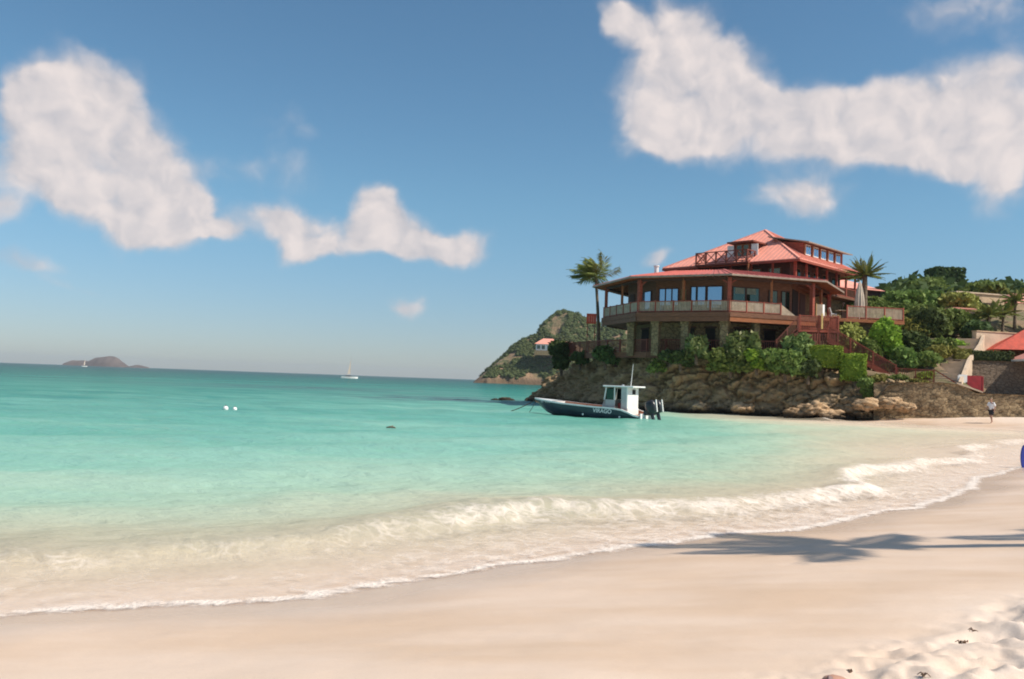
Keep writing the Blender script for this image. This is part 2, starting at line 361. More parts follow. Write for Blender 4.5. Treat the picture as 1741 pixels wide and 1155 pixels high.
def depth_of(o): return np.interp(o, [0, 4, 8, 20, 60, 200, 800, 8000], [0, .30, .62, 1.2, 2.2, 4.6, 9, 20])
def shallow(x, o): return o * (1 - .6 * smooth(5, 16, x) * (1 - smooth(25, 45, o)))     # the bay corner shelves gently
def sand_z(x, y, d):
    d = np.where(d < 0, -shallow(x, -d), d)
    up = np.interp(d, [0, 6, 12, 40, 400], [0, .6, 1.1, 1.5, 3]); dn = -depth_of(-d)
    z = np.where(d > 0, up, dn)
    und = (fbm(x * .35, y * .35, 0, 3, 5) - .5) * .10 * smooth(.5, 5, d) * (1 - smooth(60, 120, d))
    dry = smooth(4.5, 5.2, d + (fbm(x * .8, y * .8, 0, 3, 9) - .5) * .9)
    near = np.hypot(x, y) < 30
    f1 = np.zeros_like(x); fine = np.zeros_like(x)
    if near.any():
        xn, yn = x[near], y[near]
        a, b, _ = worley(xn * 2.5 + fbm(xn * 2, yn * 2, 0, 2, 3), yn * 3.6 + fbm(xn * 2, yn * 2, 4, 2, 3), np.zeros_like(xn) + .5, 2)
        f1[near] = np.clip(.55 - a, 0, 1); fine[near] = fbm(xn * 9, yn * 9, 0, 3, 21) - .5
    z = z + und + dry * (.05 * smooth(4.5, 5.4, d) - .17 * f1 + .085 * fine) + (1 - dry) * .004 * fine
    return z, dry
def polar(angles, radii):
    a, r = np.meshgrid(angles, radii); return (np.sin(a) * r).ravel(), (np.cos(a) * r).ravel()
fine_a = np.radians(np.linspace(-50, 50, 541))
# ---- beach sheet (goes on under the sea as its bed)
ang = np.concatenate([np.radians(np.linspace(-180, -51.5, 70)), fine_a, np.radians(np.linspace(51.5, 178, 70))])
rad = np.concatenate([np.geomspace(.25, 2.2, 26)[:-1], np.geomspace(2.2, 30, 400)[:-1], np.geomspace(30, 600, 110)])
bx, by = polar(ang, rad); bd = land_dist(bx, by) + wobble(bx, by) * .5
bz, bdry = sand_z(bx, by, bd)
wet = 1 - smooth(3.9, 5.4, bd + (fbm(bx * .5, by * .5, 0, 3, 31) - .5) * 1.5)
t = NT('sand')
v = t.pos(); w_ = t.attr('wet'); n1_ = t.noise(v, 3.5, 6); n2_ = t.noise(t.pos((.35, 1.1, 1)), 1.1, 4); g_ = t.noise(v, 160, 2)
dryc = t.mix(t.rng(n1_, .3, .7), (.69, .565, .465), (.75, .63, .535)); wetc = t.mix(t.rng(n2_, .3, .7), (.63, .46, .325), (.71, .555, .435))
col = t.mix(w_, dryc, wetc); col = t.mix(t.rng(g_, .5, .75, 0, .4), col, (.42, .3, .21))
so_ = t.attr('soak'); col = t.mix(t.math('MULTIPLY', so_, .5), col, (.50, .36, .26)); rg = t.math('SUBTRACT', t.math('MULTIPLY_ADD', w_, -.42, .92), t.math('MULTIPLY', so_, .25))
h_ = t.math('ADD', t.math('MULTIPLY', g_, .25), n1_)
bs = t.math('MULTIPLY_ADD', w_, -.25, .45)
M['sand'] = t.done(t.principled(col, rg, t.bump(h_, bs, .03), Specular_IOR_Level=.3))
beach = np_mesh('beach', np.stack([bx, by, bz], -1), grid_faces(len(rad), len(ang), True)[:, ::-1], M['sand'], attrs={'wet': wet * (.25 + .75 * smooth(-.7, .1, bd)), 'soak': smooth(-.4, .1, bd) - smooth(.15, 1.5, bd + (fbm(bx * .7, by * .7, 0, 3, 33) - .5) * 1.1)})
tag(beach, 'pale pinkish sand beach sloping down to the water', None, kind='structure')

# ---- sea
rad = np.concatenate([np.geomspace(4.2, 42, 400)[:-1], np.geomspace(42, 300, 140)[:-1], np.geomspace(300, 8000, 90)])
ang = np.concatenate([np.radians(np.linspace(-120, -51.5, 60)), fine_a, np.radians(np.linspace(51.5, 95, 30))])
sx, sy = polar(ang, rad); sd_ = -(land_dist(sx, sy) + wobble(sx, sy) * .5)      # metres off shore
rr = np.hypot(sx, sy)
bar = 2.4 + (fbm(sx * .33, sy * .33, 0, 2, 41) - .5) * 2.0                        # where the little breaker stands
brk = .45 + .85 * fbm(sx * .22 + 7, sy * .22, 0, 2, 43)
fade = 1 - smooth(45, 140, rr)
crest = np.where(sd_ > bar, np.exp(-((sd_ - bar) / 1.15) ** 2), np.exp(-((sd_ - bar) / .42) ** 2)) * .20 * brk
swell = .05 * np.sin((sd_ + 2.5 * fbm(sx * .1, sy * .1, 0, 2, 44)) * 1.25) * smooth(5, 9, sd_) * fade
chop = (fbm(sx * 1.1, sy * 1.1, 0, 3, 45) - .5) * .11 * smooth(.4, 4, sd_) * fade
lumps = (fbm(sx * 4.2, sy * 4.2, 0, 3, 46) - .5) * .10 * np.exp(-((sd_ - bar + .5) / .8) ** 2) * brk
sz = crest + swell + chop + lumps + .014 * np.exp(-((sd_ - .05) / .3) ** 2)
busy = .5 + .5 * smooth(-3.5, 2.5, sx)                                             # the wave has broken on the right, is still rolling in on the left
foam = np.clip(.50 * np.exp(-((sd_ - .06) / .12) ** 2) + busy * (.30 * smooth(bar + .5, bar - .5, sd_) * (.5 + .6 * brk) * smooth(-.3, .3, sd_) + .40 * brk * np.exp(-((sd_ - bar + .1) / .42) ** 2)), 0, 1)  # white foam on the left crest also paints in sun glints
foam = foam + .14 * smooth(3.0, .3, sd_)
reef = np.clip(np.exp(-(((sy - 92 - .0 * sx) / 13) ** 2) - ((sx + 7) / 9.5) ** 2) * 1.15 + .75 * np.exp(-(((sy - 128) / 20) ** 2) - ((sx + 30) / 22) ** 2), 0, 1)
keep = sd_ > -1.2
fc = grid_faces(len(rad), len(ang))[:, ::-1]; fc = fc[keep[fc].any(1)]
used = np.unique(fc); remap = -np.ones(len(sx), int); remap[used] = np.arange(len(used))
t = NT('sea_water')
v = t.pos(); dp = t.attr('depth'); fo = t.attr('foam'); rf = t.attr('reef')
ramp = t.n('ShaderNodeValToRGB'); t.l(t.rng(t.math('ADD', dp, t.math('MULTIPLY', t.math('SUBTRACT', t.noise(t.pos((.05, .14, 1)), 1, 4), .5), t.math('MULTIPLY', dp, 1.1))), 0, 8, smoothstep=False), ramp.inputs[0])
els = ramp.color_ramp.elements
for p_, c_ in [(0, (.84, .68, .52)), (.03, (.72, .68, .51)), (.06, (.46, .62, .47)), (.1, (.29, .55, .43)), (.17, (.15, .43, .335)), (.3, (.05, .275, .21)), (.45, (.024, .185, .145)), (.62, (.013, .115, .10)), (1, (.008, .05, .062))]:
    e = els[0] if p_ == 0 else (els[-1] if p_ == 1 else els.new(p_)); e.color = c_ + (1,)
wc = t.mix(t.math('MULTIPLY', t.rng(t.noise(t.pos((.16, .5, 1)), 1, 5), .35, .75, 0, .6), t.rng(dp, .7, 2.2)), ramp.outputs[0], (.02, .19, .165))
wc = t.mix(t.math('MULTIPLY', rf, t.rng(t.noise(t.pos((.12, .25, 1)), 1, 5), .3, .6)), wc, (.05, .115, .125))
caps = t.math('MULTIPLY', t.rng(t.noise(t.pos((.3, 1.3, 1)), 1, 6, .6), .69, .76, 0, .55), t.rng(dp, 1.5, 2.1))
wc = t.mix(caps, wc, (.62, .68, .64))
body = t.n('ShaderNodeBsdfDiffuse'); t.l(wc, body.inputs[0])
clear = t.n('ShaderNodeBsdfTransparent'); t.l(t.mix(t.rng(dp, 0, .6), (1, 1, 1), (.82, .98, .92)), clear.inputs[0])
cl = t.math('SUBTRACT', 1.0, t.math('POWER', 2.718, t.math('MULTIPLY', dp, -3.4)))
s1 = t.n('ShaderNodeMixShader'); t.l(cl, s1.inputs[0]); t.l(clear.outputs[0], s1.inputs[1]); t.l(body.outputs[0], s1.inputs[2])
rip = t.math('ADD', t.math('MULTIPLY', t.noise(t.pos((1, 1.5, 1)), 1.6, 5, .6, .4), 1.0), t.math('MULTIPLY', t.noise(t.pos((.25, .6, 1)), 1, 3), 2.2))
rip = t.math('ADD', rip, t.math('MULTIPLY', t.noise(t.pos((1, 1.6, 1)), 6.5, 3), .22))
nm = t.bump(rip, .7, .16)
gl = t.n('ShaderNodeBsdfGlossy'); gl.inputs['Roughness'].default_value = .08; t.l(nm, gl.inputs['Normal'])
t.l(nm, body.inputs['Normal'])
fr = t.n('ShaderNodeFresnel'); fr.inputs[0].default_value = 1.33; t.l(nm, fr.inputs['Normal'])
s2 = t.n('ShaderNodeMixShader'); t.l(t.math('MULTIPLY', fr.outputs[0], t.rng(dp, .05, 1.2, .12, .31)), s2.inputs[0]); t.l(s1.outputs[0], s2.inputs[1]); t.l(gl.outputs[0], s2.inputs[2])
wp = t.n('ShaderNodeVectorMath', operation='ADD'); t.l(v, wp.inputs[0]); wz = t.n('ShaderNodeTexNoise'); t.l(v, wz.inputs['Vector']); wz.inputs['Scale'].default_value = 1.3; wz.inputs['Detail'].default_value = 4
wq = t.n('ShaderNodeVectorMath', operation='SCALE'); t.l(wz.outputs['Color'], wq.inputs[0]); wq.inputs['Scale'].default_value = .9; t.l(wq.outputs[0], wp.inputs[1])
lace = t.voro(wp.outputs[0], 4.5, 'DISTANCE_TO_EDGE'); fn = t.noise(wp.outputs[0], 2.6, 6, .65)
pat = t.math('ADD', t.math('MULTIPLY', t.math('SUBTRACT', 1.0, t.rng(lace, 0, .3)), .20), fn)
fm = t.rng(t.math('ADD', pat, fo), .86, 1.55, 0, .88)
white = t.n('ShaderNodeMapRange')
fd = t.principled((.84, .75, .67), .8, t.bump(t.math('ADD', fn, t.noise(v, 22, 3)), .7, .05), Specular_IOR_Level=.2)
s3 = t.n('ShaderNodeMixShader'); t.l(fm, s3.inputs[0]); t.l(s2.outputs[0], s3.inputs[1]); t.l(fd, s3.inputs[2])
M['sea'] = t.done(s3.outputs[0])
sea = np_mesh('sea', np.stack([sx, sy, sz], -1)[used], remap[fc], M['sea'], attrs={'depth': depth_of(shallow(sx, np.clip(sd_, 0, None)))[used], 'foam': foam[used], 'reef': reef[used]})
tag(sea, 'turquoise sea with small foaming waves along the sand', None, kind='structure')

# ---- rocky point under the hotel
def rockmat(name, a, b, c):
    t = NT(name); v = t.pos(); n = t.noise(v, 1.1, 7, .62); n2 = t.noise(t.pos((.6, .6, 1.6)), 3.2, 6, .6); n3 = t.noise(v, .45, 3)
    col = t.mix(t.rng(n, .35, .66), a, b); col = t.mix(t.rng(n3, .5, .72, 0, .8), col, c); col = t.mix(t.rng(n2, .48, .3, 0, .8), col, tuple(x * .35 for x in a))
    sp = t.n('ShaderNodeSeparateXYZ'); t.l(v, sp.inputs[0])
    tide = t.rng(t.math('ADD', sp.outputs[2], t.math('MULTIPLY', n, .8)), .55, 1.15, 0, 1)       # algae up to the tide mark
    col = t.mix(tide, (.045, .035, .024), col)
    return t.done(t.principled(col, .9, t.bump(t.math('ADD', n2, t.noise(v, 9, 5, .65)), .9, .12), Specular_IOR_Level=.2))
M['rock'] = rockmat('rock', (.34, .24, .135), (.50, .36, .215), (.52, .35, .19))
M['orange_rock'] = rockmat('orange_rock', (.45, .30, .17), (.60, .42, .26), (.54, .35, .19))
BASE = [(14, 112, 2.0, 3), (6, 104, 1.7, 3), (1.5, 99, 1.5, 3), (.6, 94, 1.4, 2.6), (2.5, 92, 2.6, 2.6), (4.6, 91.4, 3.9, 2.6), (6, 88, 4.5, 2.4), (7.4, 83, 4.6, 2.0), (9.8, 76.4, 4.7, 2.2),
        (13.8, 72.9, 4.6, 2), (16.2, 72.3, 4.5, 2.2), (20.4, 70.1, 4.25, 2.1), (24.3, 68, 3.8, 2), (28, 66.3, 3.2, 1.5), (30, 66.0, 3.0, 1.2)]
bp = np.array(BASE, float); seg = np.concatenate([[0], np.cumsum(np.hypot(*np.diff(bp[:, :2], axis=0).T))])
S = np.arange(0, seg[-1], .11)
cx, cy, ctop, crun = [np.interp(S, seg, bp[:, k]) for k in range(4)]
ker = np.ones(17) / 17
cx, cy, ctop = [np.convolve(np.pad(a, 8, mode='edge'), ker, 'valid') for a in (cx, cy, ctop)]
tx, ty = np.gradient(cx), np.gradient(cy); tl = np.hypot(tx, ty); nx, ny = ty / tl, -tx / tl
nx, ny = [np.convolve(np.pad(a, 30, mode='edge'), np.ones(61) / 61, 'valid') for a in (nx, ny)]; nl = np.hypot(nx, ny); nx, ny = nx / nl, ny / nl
V = np.concatenate([np.linspace(0, 1, 60), 1 + np.linspace(.05, 1, 14)])
vv, ss = np.meshgrid(V, np.arange(len(S)), indexing='ij')
cliff = np.clip(vv, 0, 1); pl_ = np.clip(vv - 1, 0, 1)
ins = crun[ss] * cliff ** 1.5 + pl_ * 9.5
zz = -1.2 + (ctop[ss] + 1.2) * cliff + pl_ * np.maximum(4.55 - ctop[ss], 0) * .9
X = cx[ss] - nx[ss] * ins; Y = cy[ss] - ny[ss] * ins; Z = zz
def rock_disp(X, Y, Z):
    wx = X + (fbm(X * .6, Y * .6, Z * .6, 3, 51) - .5) * 1.6; wz_ = Z + (fbm(X * .6, Y * .6, Z * .6, 3, 52) - .5) * 1.2 - .22 * X
    f1, f2, cid = worley(wx / 2.3, Y / 2.3, wz_ / 1.25, 3); g1, g2, gid = worley(wx / .85, Y / .85, wz_ / .55, 9)
    return (cid - .5) * 1.1 - .45 * (1 - smooth(0, .14, f2 - f1)) + .5 * (gid - .5) - .2 * (1 - smooth(0, .14, g2 - g1)) + (np.abs(fbm(X * 1.7, Y * 1.7, Z * 2.4, 5, 53, .6) - .5) - .1) * -1.5 + (fbm(X * 5, Y * 5, Z * 7, 3, 54) - .5) * .3
D = rock_disp(X, Y, Z) * (1 - .85 * smooth(0, .4, pl_)); 
X = X + nx[ss] * D; Y = Y + ny[ss] * D; Z = Z + D * .25 * cliff * (1 - smooth(0, .3, pl_))
point = np_mesh('rocky_point', np.stack([X.ravel(), Y.ravel(), Z.ravel()], -1), grid_faces(*X.shape), M['rock'], smooth_shade=False)
tag(point, 'brown weathered rock cliff under the hotel', None, kind='structure')

# ---- hillside behind
def hill_z(x, y):
    left = np.interp(y, [66, 67, 90, 130, 200, 260], [2.8, 2.9, 11.3, 15.5, 25, 29]); right = np.interp(y, [60, 71.9, 72.1, 77.9, 78.1, 84, 86, 92, 130, 200, 260], [2.2, 2.3, 4.9, 5.0, 7.2, 7.6, 9.4, 11.2, 15.5, 25, 29])
    k = smooth(34.6, 36.4, x); z = left * (1 - k) + right * k
    z = z - 1.6 * (1 - smooth(27.0, 28.6, x)) * (1 - smooth(67.5, 69.5, y))
    z = 3 + (z - 3) * np.where(y > 84, 1 - smooth(84, 96, y) * (1 - smooth(.37, .45, x / y)), 1)
    return z + (fbm(x * .25, y * .25, 0, 4, 61) - .5) * np.where(y > 92, 4, .9) * smooth(66.8, 69, y) * np.where((x > 36) & (y < 86), .15, 1)
gx = np.concatenate([np.arange(26.6, 50, .35), np.geomspace(50, 190, 50)]); gy = np.concatenate([np.arange(66.3, 92, .35), np.geomspace(92, 300, 50)])
GX, GY = np.meshgrid(gx, gy); GZ = hill_z(GX, GY) 
t = NT('earth'); v = t.pos(); n = t.noise(v, .8, 6); n2 = t.noise(v, 3, 5)
col = t.mix(t.rng(n, .4, .6), (.20, .135, .08), (.11, .105, .04)); col = t.mix(t.rng(n2, .5, .7, 0, .6), col, (.29, .20, .12))
M['earth'] = t.done(t.principled(col, .95, t.bump(n2, .8, .1)))
hill = np_mesh('hillside', np.stack([GX.ravel(), GY.ravel(), GZ.ravel()], -1), grid_faces(*GX.shape), M['earth']); tag(hill, 'dry earth hillside rising behind the sea wall', None, kind='structure')

# ---- far headland with scrub
hx = np.linspace(-34, 150, 240); hy = np.linspace(538, 700, 120); HX, HY = np.meshgrid(hx, hy)
crestz = np.interp(hx, [-34, -25, -22, -12.4, -3.5, 7, 17.5, 20, 26.7, 35.8, 43, 48, 60, 100, 150], [-3, -1, 2, 10.5, 18.5, 29.5, 31, 39.5, 46.5, 49.5, 48.5, 46.5, 42, 38, 30])
def head_z(X, Y):
    c = np.interp(X, hx, crestz); f0 = 545 + 8 * fbm(X * .05, Y * 0, 0, 2, 71) + .10 * np.clip(X, -30, 60)
    tt = np.clip((Y - f0) / (16 + .55 * np.clip(c, 0, 60)), 0, 1)
    z = -2 + (c + 2) * (tt ** .8) - np.clip(Y - 620, 0, 100) * .25
    return z + (fbm(X * .13, Y * .13, 0, 4, 72) - .5) * 6 * smooth(0, .25, tt) * smooth(-20, 5, X) + (worley(X / 5, Y / 5, X * 0, 7)[2] - .5) * 3.2 * smooth(0, .06, tt) * (1 - smooth(.2, .5, tt))
HZ = head_z(HX, HY)
t = NT('headland_ground'); v = t.pos(); n = t.noise(v, .09, 6, .6); sp = t.n('ShaderNodeSeparateXYZ'); t.l(v, sp.inputs[0])
col = t.mix(t.rng(n, .4, .62), (.29, .185, .11), (.085, .10, .038)); col = t.mix(t.rng(t.noise(v, .3, 5), .5, .7, 0, .6), col, (.36, .24, .15))
col = t.mix(t.rng(t.math('ADD', sp.outputs[2], t.math('MULTIPLY', n, 5)), 3.5, 8), (.13, .085, .05), col)
M['headland'] = t.done(t.principled(col, .95, t.bump(t.noise(v, .5, 6, .65), .9, 1.2)))
head = np_mesh('headland', np.stack([HX.ravel(), HY.ravel(), HZ.ravel()], -1), grid_faces(*HX.shape), M['headland']); tag(head, 'scrub covered rocky headland across the bay', None, kind='structure')

# ---- low islands on the horizon
ix = np.linspace(-1600, -1180, 130); iy = np.linspace(2940, 3120, 40); IX, IY = np.meshgrid(ix, iy)
prof = np.interp(ix, [-1600, -1528, -1518, -1500, -1462, -1450, -1425, -1378, -1352, -1326, -1312, -1280, -1246, -1238, -1180], [-14, -6, 12, 20, 18, 15, 28, 36, 32, 14, 3, 9, 4, -8, -14])
IZ = -14 + (np.interp(IX, ix, prof) + 14) * np.exp(-((IY - 3030) / 55) ** 2) + (fbm(IX * .03, IY * .03, 0, 4, 81) - .5) * 9
M['island'] = plain('island_rock', (.11, .085, .075), .95, .3, .02)
isl = np_mesh('island', np.stack([IX.ravel(), IY.ravel(), IZ.ravel()], -1), grid_faces(*IX.shape), M['island']); tag(isl, 'low rocky islands on the horizon', None, kind='structure')
# ================================================================ the hotel
OC = Vector((18.6, 80.8, 0)); A0 = -97.0
def ov(rad, k, z=0.0):
    a = R(A0 + 45 * k); return Vector((OC.x + rad * math.cos(a), OC.y + rad * math.sin(a), z))
def octo(rad): return [ov(rad, k).xy for k in range(8)]
def lerp(a, b, t): return a + (b - a) * t
hotel = thing('hotel', (18.6, 80.8, 4.5), 'hotel with wraparound balconies and pink red pyramid roof on the rocky point', 'building')
def railing(par, pts, h, spacing, m_post, m_rail, m_bal, step=.13, bw=.05, post=.1, skip_first=False, gap=.1):
    nb = 0
    for i in range(len(pts) - 1):
        a, b = Vector(pts[i]), Vector(pts[i + 1]); L = (b - a).length; n = max(1, round(L / spacing)); up = Vector((0, 0, 1))
        d = (b - a).normalized()
        for k in range(n + 1):
            if k == 0 and (i > 0 or skip_first): continue
            p = lerp(a, b, k / n); MB().box(p + up * (h / 2 + .02), (post, post, h + .04), math.atan2(d.y, d.x)).build('post', m_post, par)
        for k in range(n):
            p, q = lerp(a, b, k / n) + d * (post / 2 + .002), lerp(a, b, (k + 1) / n) - d * (post / 2 + .002)
            MB().beam(p + up * (h - .04), q + up * (h - .04), .09, .07).build('handrail', m_rail, par)
            MB().beam(p + up * gap, q + up * gap, .06, .06).build('bottom_rail', m_rail, par)
            mb = MB(); c = max(1, int((q - p).length / step)); rz = math.atan2(d.y, d.x)
            for j in range(c):
                w = lerp(p, q, (j + .5) / c); mb.box(w + up * ((h + gap - .04) / 2), (bw, .03, h - gap - .115), rz)
            mb.build('balusters', m_bal, par, kind='stuff')
# --- ground floor: stone core and pillars
MB().prism(octo(7.7), 4.0, 7.56).build('stone_wall', M['stone'], hotel)
for t_ in (-.10, .17, .52, .965):
    p = lerp(ov(9.6, -1), ov(9.6, 0), t_) if t_ >= 0 else lerp(ov(9.6, -1), ov(9.6, -2), -t_ * 3)
    pil = MB().box((p.x, p.y, 6.1), (.62, .62, 2.92), R(-29.5)).build('stone_pillar', M['stone'], hotel, bevel=.02)
    MB().box((p.x, p.y, 7.42), (.74, .74, .26), R(-29.5)).build('capital', M['stone'], pil)
for t_ in (.35, .8):
    p = lerp(ov(9.5, 0), ov(9.5, 1), t_); MB().box((p.x, p.y, 6.1), (.5, .5, 2.92), R(15)).build('stone_pillar', M['stone'], hotel, bevel=.02)
def panel(par, name, k, t0, t1, z0, z1, rad, mat, th=.06, proud=0.0):
    a, b = ov(rad, k), ov(rad, k + 1); p, q = lerp(a, b, t0), lerp(a, b, t1); d = (b - a).normalized(); n = Vector((d.y, -d.x, 0))
    c = (p + q) / 2 + n * (proud + th / 2)
    return MB().box((c.x, c.y, (z0 + z1) / 2), ((q - p).length, th, z1 - z0), math.atan2(d.y, d.x)).build(name, mat, par)
for k, t0, t1 in ((-1, .36, .56), (-1, .72, .86), (-2, .45, .7), (0, .15, .36), (0, .62, .8)):
    dr = panel(hotel, 'doorway', k, t0, t1, 4.95, 7.1, 7.7, M['interior_shade'], .04, .004)  # flat panel, the opening's shade is its near-black colour
    panel(dr, 'door_frame', k, t0 - .02, t1 + .02, 7.1, 7.24, 7.7, M['dark_wood'], .1, .004)
# --- balcony slab and fascia boards
MB().prism(octo(10.28), 7.58, 8.22).build('balcony_slab', M['brown_wood'], hotel)
for k in range(-3, 3):
    for j, (z0, z1, m) in enumerate(((7.5, 7.86, 'brown_wood'), (7.875, 8.24, 'brown_wood'))):
        panel(hotel, 'fascia_board', k, .004, .996, z0, z1, 10.32 + .05 * j, M['orange_wood' if (j == 0 and k in (0, 1)) else m], .06)  # sunlight on the lower right-hand boards painted in as orange
MB().box((*ov(10.2, -2.1).xy, 7.75), (.9, .5, .5), R(80)).build('white_end_panel', M['white_paint'], hotel)
for k, t1 in ((-3, 1), (-2, 1), (-1, 1), (0, .60)):
    a, b = ov(10.2, k, 8.24), ov(10.2, k + 1, 8.24)
    railing(hotel, [a, lerp(a, b, t1)], .98, 1.52, M['red_wood'], M['red_wood'], M['cream_paint'], .125, .088, .11, skip_first=k > -3)
# a slanting end panel where the stair comes up
a, b = lerp(ov(10.2, 0, 8.24), ov(10.2, 1, 8.24), .60), lerp(ov(10.2, 0, 8.24), ov(10.2, 1, 8.24), .78)
MB().add([a, b, a + Vector((0, 0, .92)), a + Vector((0, .06, 0)), b + Vector((0, .06, 0)), a + Vector((0, .06, .92))], [(0, 1, 2), (5, 4, 3), (0, 3, 4, 1), (1, 4, 5, 2), (2, 5, 3, 0)]).build('slanting_panel', M['cream_paint'], hotel)
# --- roof posts round the balcony
for k in range(-3, 3):
    for t_, w in ((0, .30), (.5, .18)):
        p = lerp(ov(10.02, k), ov(10.02, k + 1), t_)
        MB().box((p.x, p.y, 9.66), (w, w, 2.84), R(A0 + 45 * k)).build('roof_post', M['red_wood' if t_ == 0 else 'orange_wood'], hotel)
        if t_ == 0: 
            for s in (-1, 1):
                q = lerp(p, ov(10.02, k + s), .1); MB().beam((p.x, p.y, 10.5), (q.x, q.y, 11.06), .1, .1).build('brace', M['red_wood'], hotel)
# --- main floor
MB().prism(octo(8.0), 8.225, 11.5).build('main_floor_wall', M['brown_wood'], hotel)
def window(k, t0, t1, z0, z1, panes, gm, rad=8.0, frame='dark_wood'):
    w = panel(hotel, 'window', k, t0, t1, z0, z1, rad, M[frame], .07, .003)
    n = panes; g = .07 * (t1 - t0) / n + .004
    for i in range(n):
        panel(w, 'pane', k, lerp(t0, t1, i / n) + g, lerp(t0, t1, (i + 1) / n) - g, z0 + .1, z1 - .09, rad, M[gm], .02, .076)
    return w
window(-2, .40, .86, 8.5, 10.42, 2, 'glass'); window(-1, .05, .33, 8.5, 10.5, 3, 'glass'); window(-1, .50, .96, 8.7, 10.62, 2, 'glass')
window(0, .08, .50, 8.7, 10.6, 2, 'dark_glass'); window(0, .64, .78, 8.5, 10.5, 1, 'dark_glass'); window(0, .84, .97, 8.5, 10.5, 2, 'dark_glass')
window(-3, .2, .5, 8.5, 10.4, 2, 'dark_glass')
for t_ in (.12, .30): 
    cu = panel(hotel, 'curtain', 0, t_, t_ + .14, 10.0, 10.5, 8.0, M['curtain'], .01, .1)
panel(hotel, 'shutter', -1, .36, .44, 8.5, 10.4, 8.0, M['stone'], .05, .004); panel(hotel, 'door', -2, .08, .26, 8.25, 10.4, 8.0, M['dark_wood'], .05, .004)
panel(hotel, 'entrance_door', 1, .05, .42, 8.25, 10.75, 8.0, M['interior_shade'], .05, .004); panel(hotel, 'entrance_door', 1, .55, .9, 8.25, 10.75, 8.0, M['dark_wood'], .05, .004)  # first panel paints the shaded entrance opening near-black
# --- skirt roof: eight plane sheets with standing seams, gutter, soffit
for k in range(8):
    a, b, c, d = ov(11.25, k, 11.16), ov(11.25, k + 1, 11.16), ov(5.6, k + 1, 12.2), ov(5.6, k, 12.2); up = Vector((0, 0, .07))
    MB().add([a, b, c, d, a + up, b + up, c + up, d + up], [(4, 5, 6, 7), (3, 2, 1, 0), (0, 1, 5, 4), (1, 2, 6, 5), (2, 3, 7, 6), (3, 0, 4, 7)]).build('skirt_roof', M['skirt'], hotel)
    mb = MB(); n = 18
    for j in range(1, n):
        t_ = j / n; p = lerp(a, b, t_); q = lerp(d, c, t_); mb.beam(p + up * 1.3, q + up * 1.3, .035, .05)
    mb.build('roof_seams', M['skirt'], hotel, kind='stuff')
    MB().beam(a + up * 1.4, d + up * 1.4, .16, .07).build('hip_cap', M['skirt'], hotel)
    e0, e1 = ov(11.31, k, 11.14), ov(11.31, k + 1, 11.14); MB().beam(e0, e1, .09, .14).build('gutter', M['gutter'], hotel)
    MB().beam(ov(10.02, k, 11.0), ov(10.02, k + 1, 11.0), .16, .2).build('eave_beam', M['dark_wood'], hotel)
    mb = MB()
    for j in range(14):
        t_ = (j + .5) / 14; mb.beam(lerp(ov(11.2, k, 11.07), ov(11.2, k + 1, 11.07), t_), lerp(ov(8.02, k, 11.42), ov(8.02, k + 1, 11.42), t_), .07, .1)
    mb.build('rafters', M['orange_wood'], hotel, kind='stuff')
chim = MB().lathe([(.0, 0), (.2, 0), (.2, .78), (.26, .8), (.26, .9), (.0, .92)], (12.75, 78.9, 12.0), 14).build('chimney', M['white_paint'], hotel, smooth=False)
# --- upper wing, turned 45 degrees
U = Vector((24.4, 85.8, 0)); S2 = Vector((.72, -.694, 0)); E2 = Vector((.694, .72, 0))       # out of the right-front face / along it
def uw(a, b, z): return U + E2 * a + S2 * b + Vector((0, 0, z))        # a along the right-front eave, b outwards from the middle
def sq(h): return [uw(-h, h, 0).xy, uw(h, h, 0).xy, uw(h, -h, 0).xy, uw(-h, -h, 0).xy]
MB().prism(sq(5.5), 4.0, 11.0).build('stone_wall', M['stone'], hotel)
MB().prism(sq(6.7), 11.02, 11.22).build('upper_floor', M['brown_wood'], hotel)
MB().prism(sq(5.3), 11.23, 13.62).build('upper_wall', M['dark_wood'], hotel)
for face in range(4):
    for j in range(7 if face < 2 else 0):
        t_ = -6.3 + 12.6 * j / 6; p = uw(t_, 6.35, 0) if face == 0 else uw(-6.35, -t_, 0)
        MB().box((p.x, p.y, 12.33), (.16, .16, 2.2), R(46)).build('gallery_post', M['red_wood'], hotel)
for f, (p0, p1) in enumerate(((uw(-6.3, 6.35, 11.24), uw(6.3, 6.35, 11.24)), (uw(-6.35, -6.3, 11.24), uw(-6.35, 6.2, 11.24)))):
    railing(hotel, [p0, p1], .9, 2.1, M['red_wood'], M['red_wood'], M['brown_wood'], .16, .05, .08)
def upanel(name, face, a0, a1, z0, z1, off, mat, th=.05, par=None):
    am = (a0 + a1) / 2; c = uw(am, off + th / 2, 0) if face == 0 else uw(-off - th / 2, am, 0)
    rz = math.atan2(E2.y, E2.x) if face == 0 else math.atan2(S2.y, S2.x)
    return MB().box((c.x, c.y, (z0 + z1) / 2), (a1 - a0, th, z1 - z0), rz).build(name, mat, par or hotel)
for j in range(5):
    a = -4.6 + j * 1.95; w = upanel('window', 0, a, a + 1.3, 11.35, 13.2, 5.303, M['brown_wood']); upanel('pane', 0, a + .1, a + 1.2, 11.45, 13.1, 5.356, M['dark_glass'], .02, w)
    w = upanel('window', 1, a, a + 1.3, 11.35, 13.2, 5.303, M['brown_wood']); upanel('pane', 1, a + .1, a + 1.2, 11.45, 13.1, 5.356, M['dark_glass'], .02, w)
for a in (1.2, 2.6, 3.6): upanel('light_panel', 1, a, a + .45, 11.6, 12.5, 5.4, M['cream_paint'], .03)
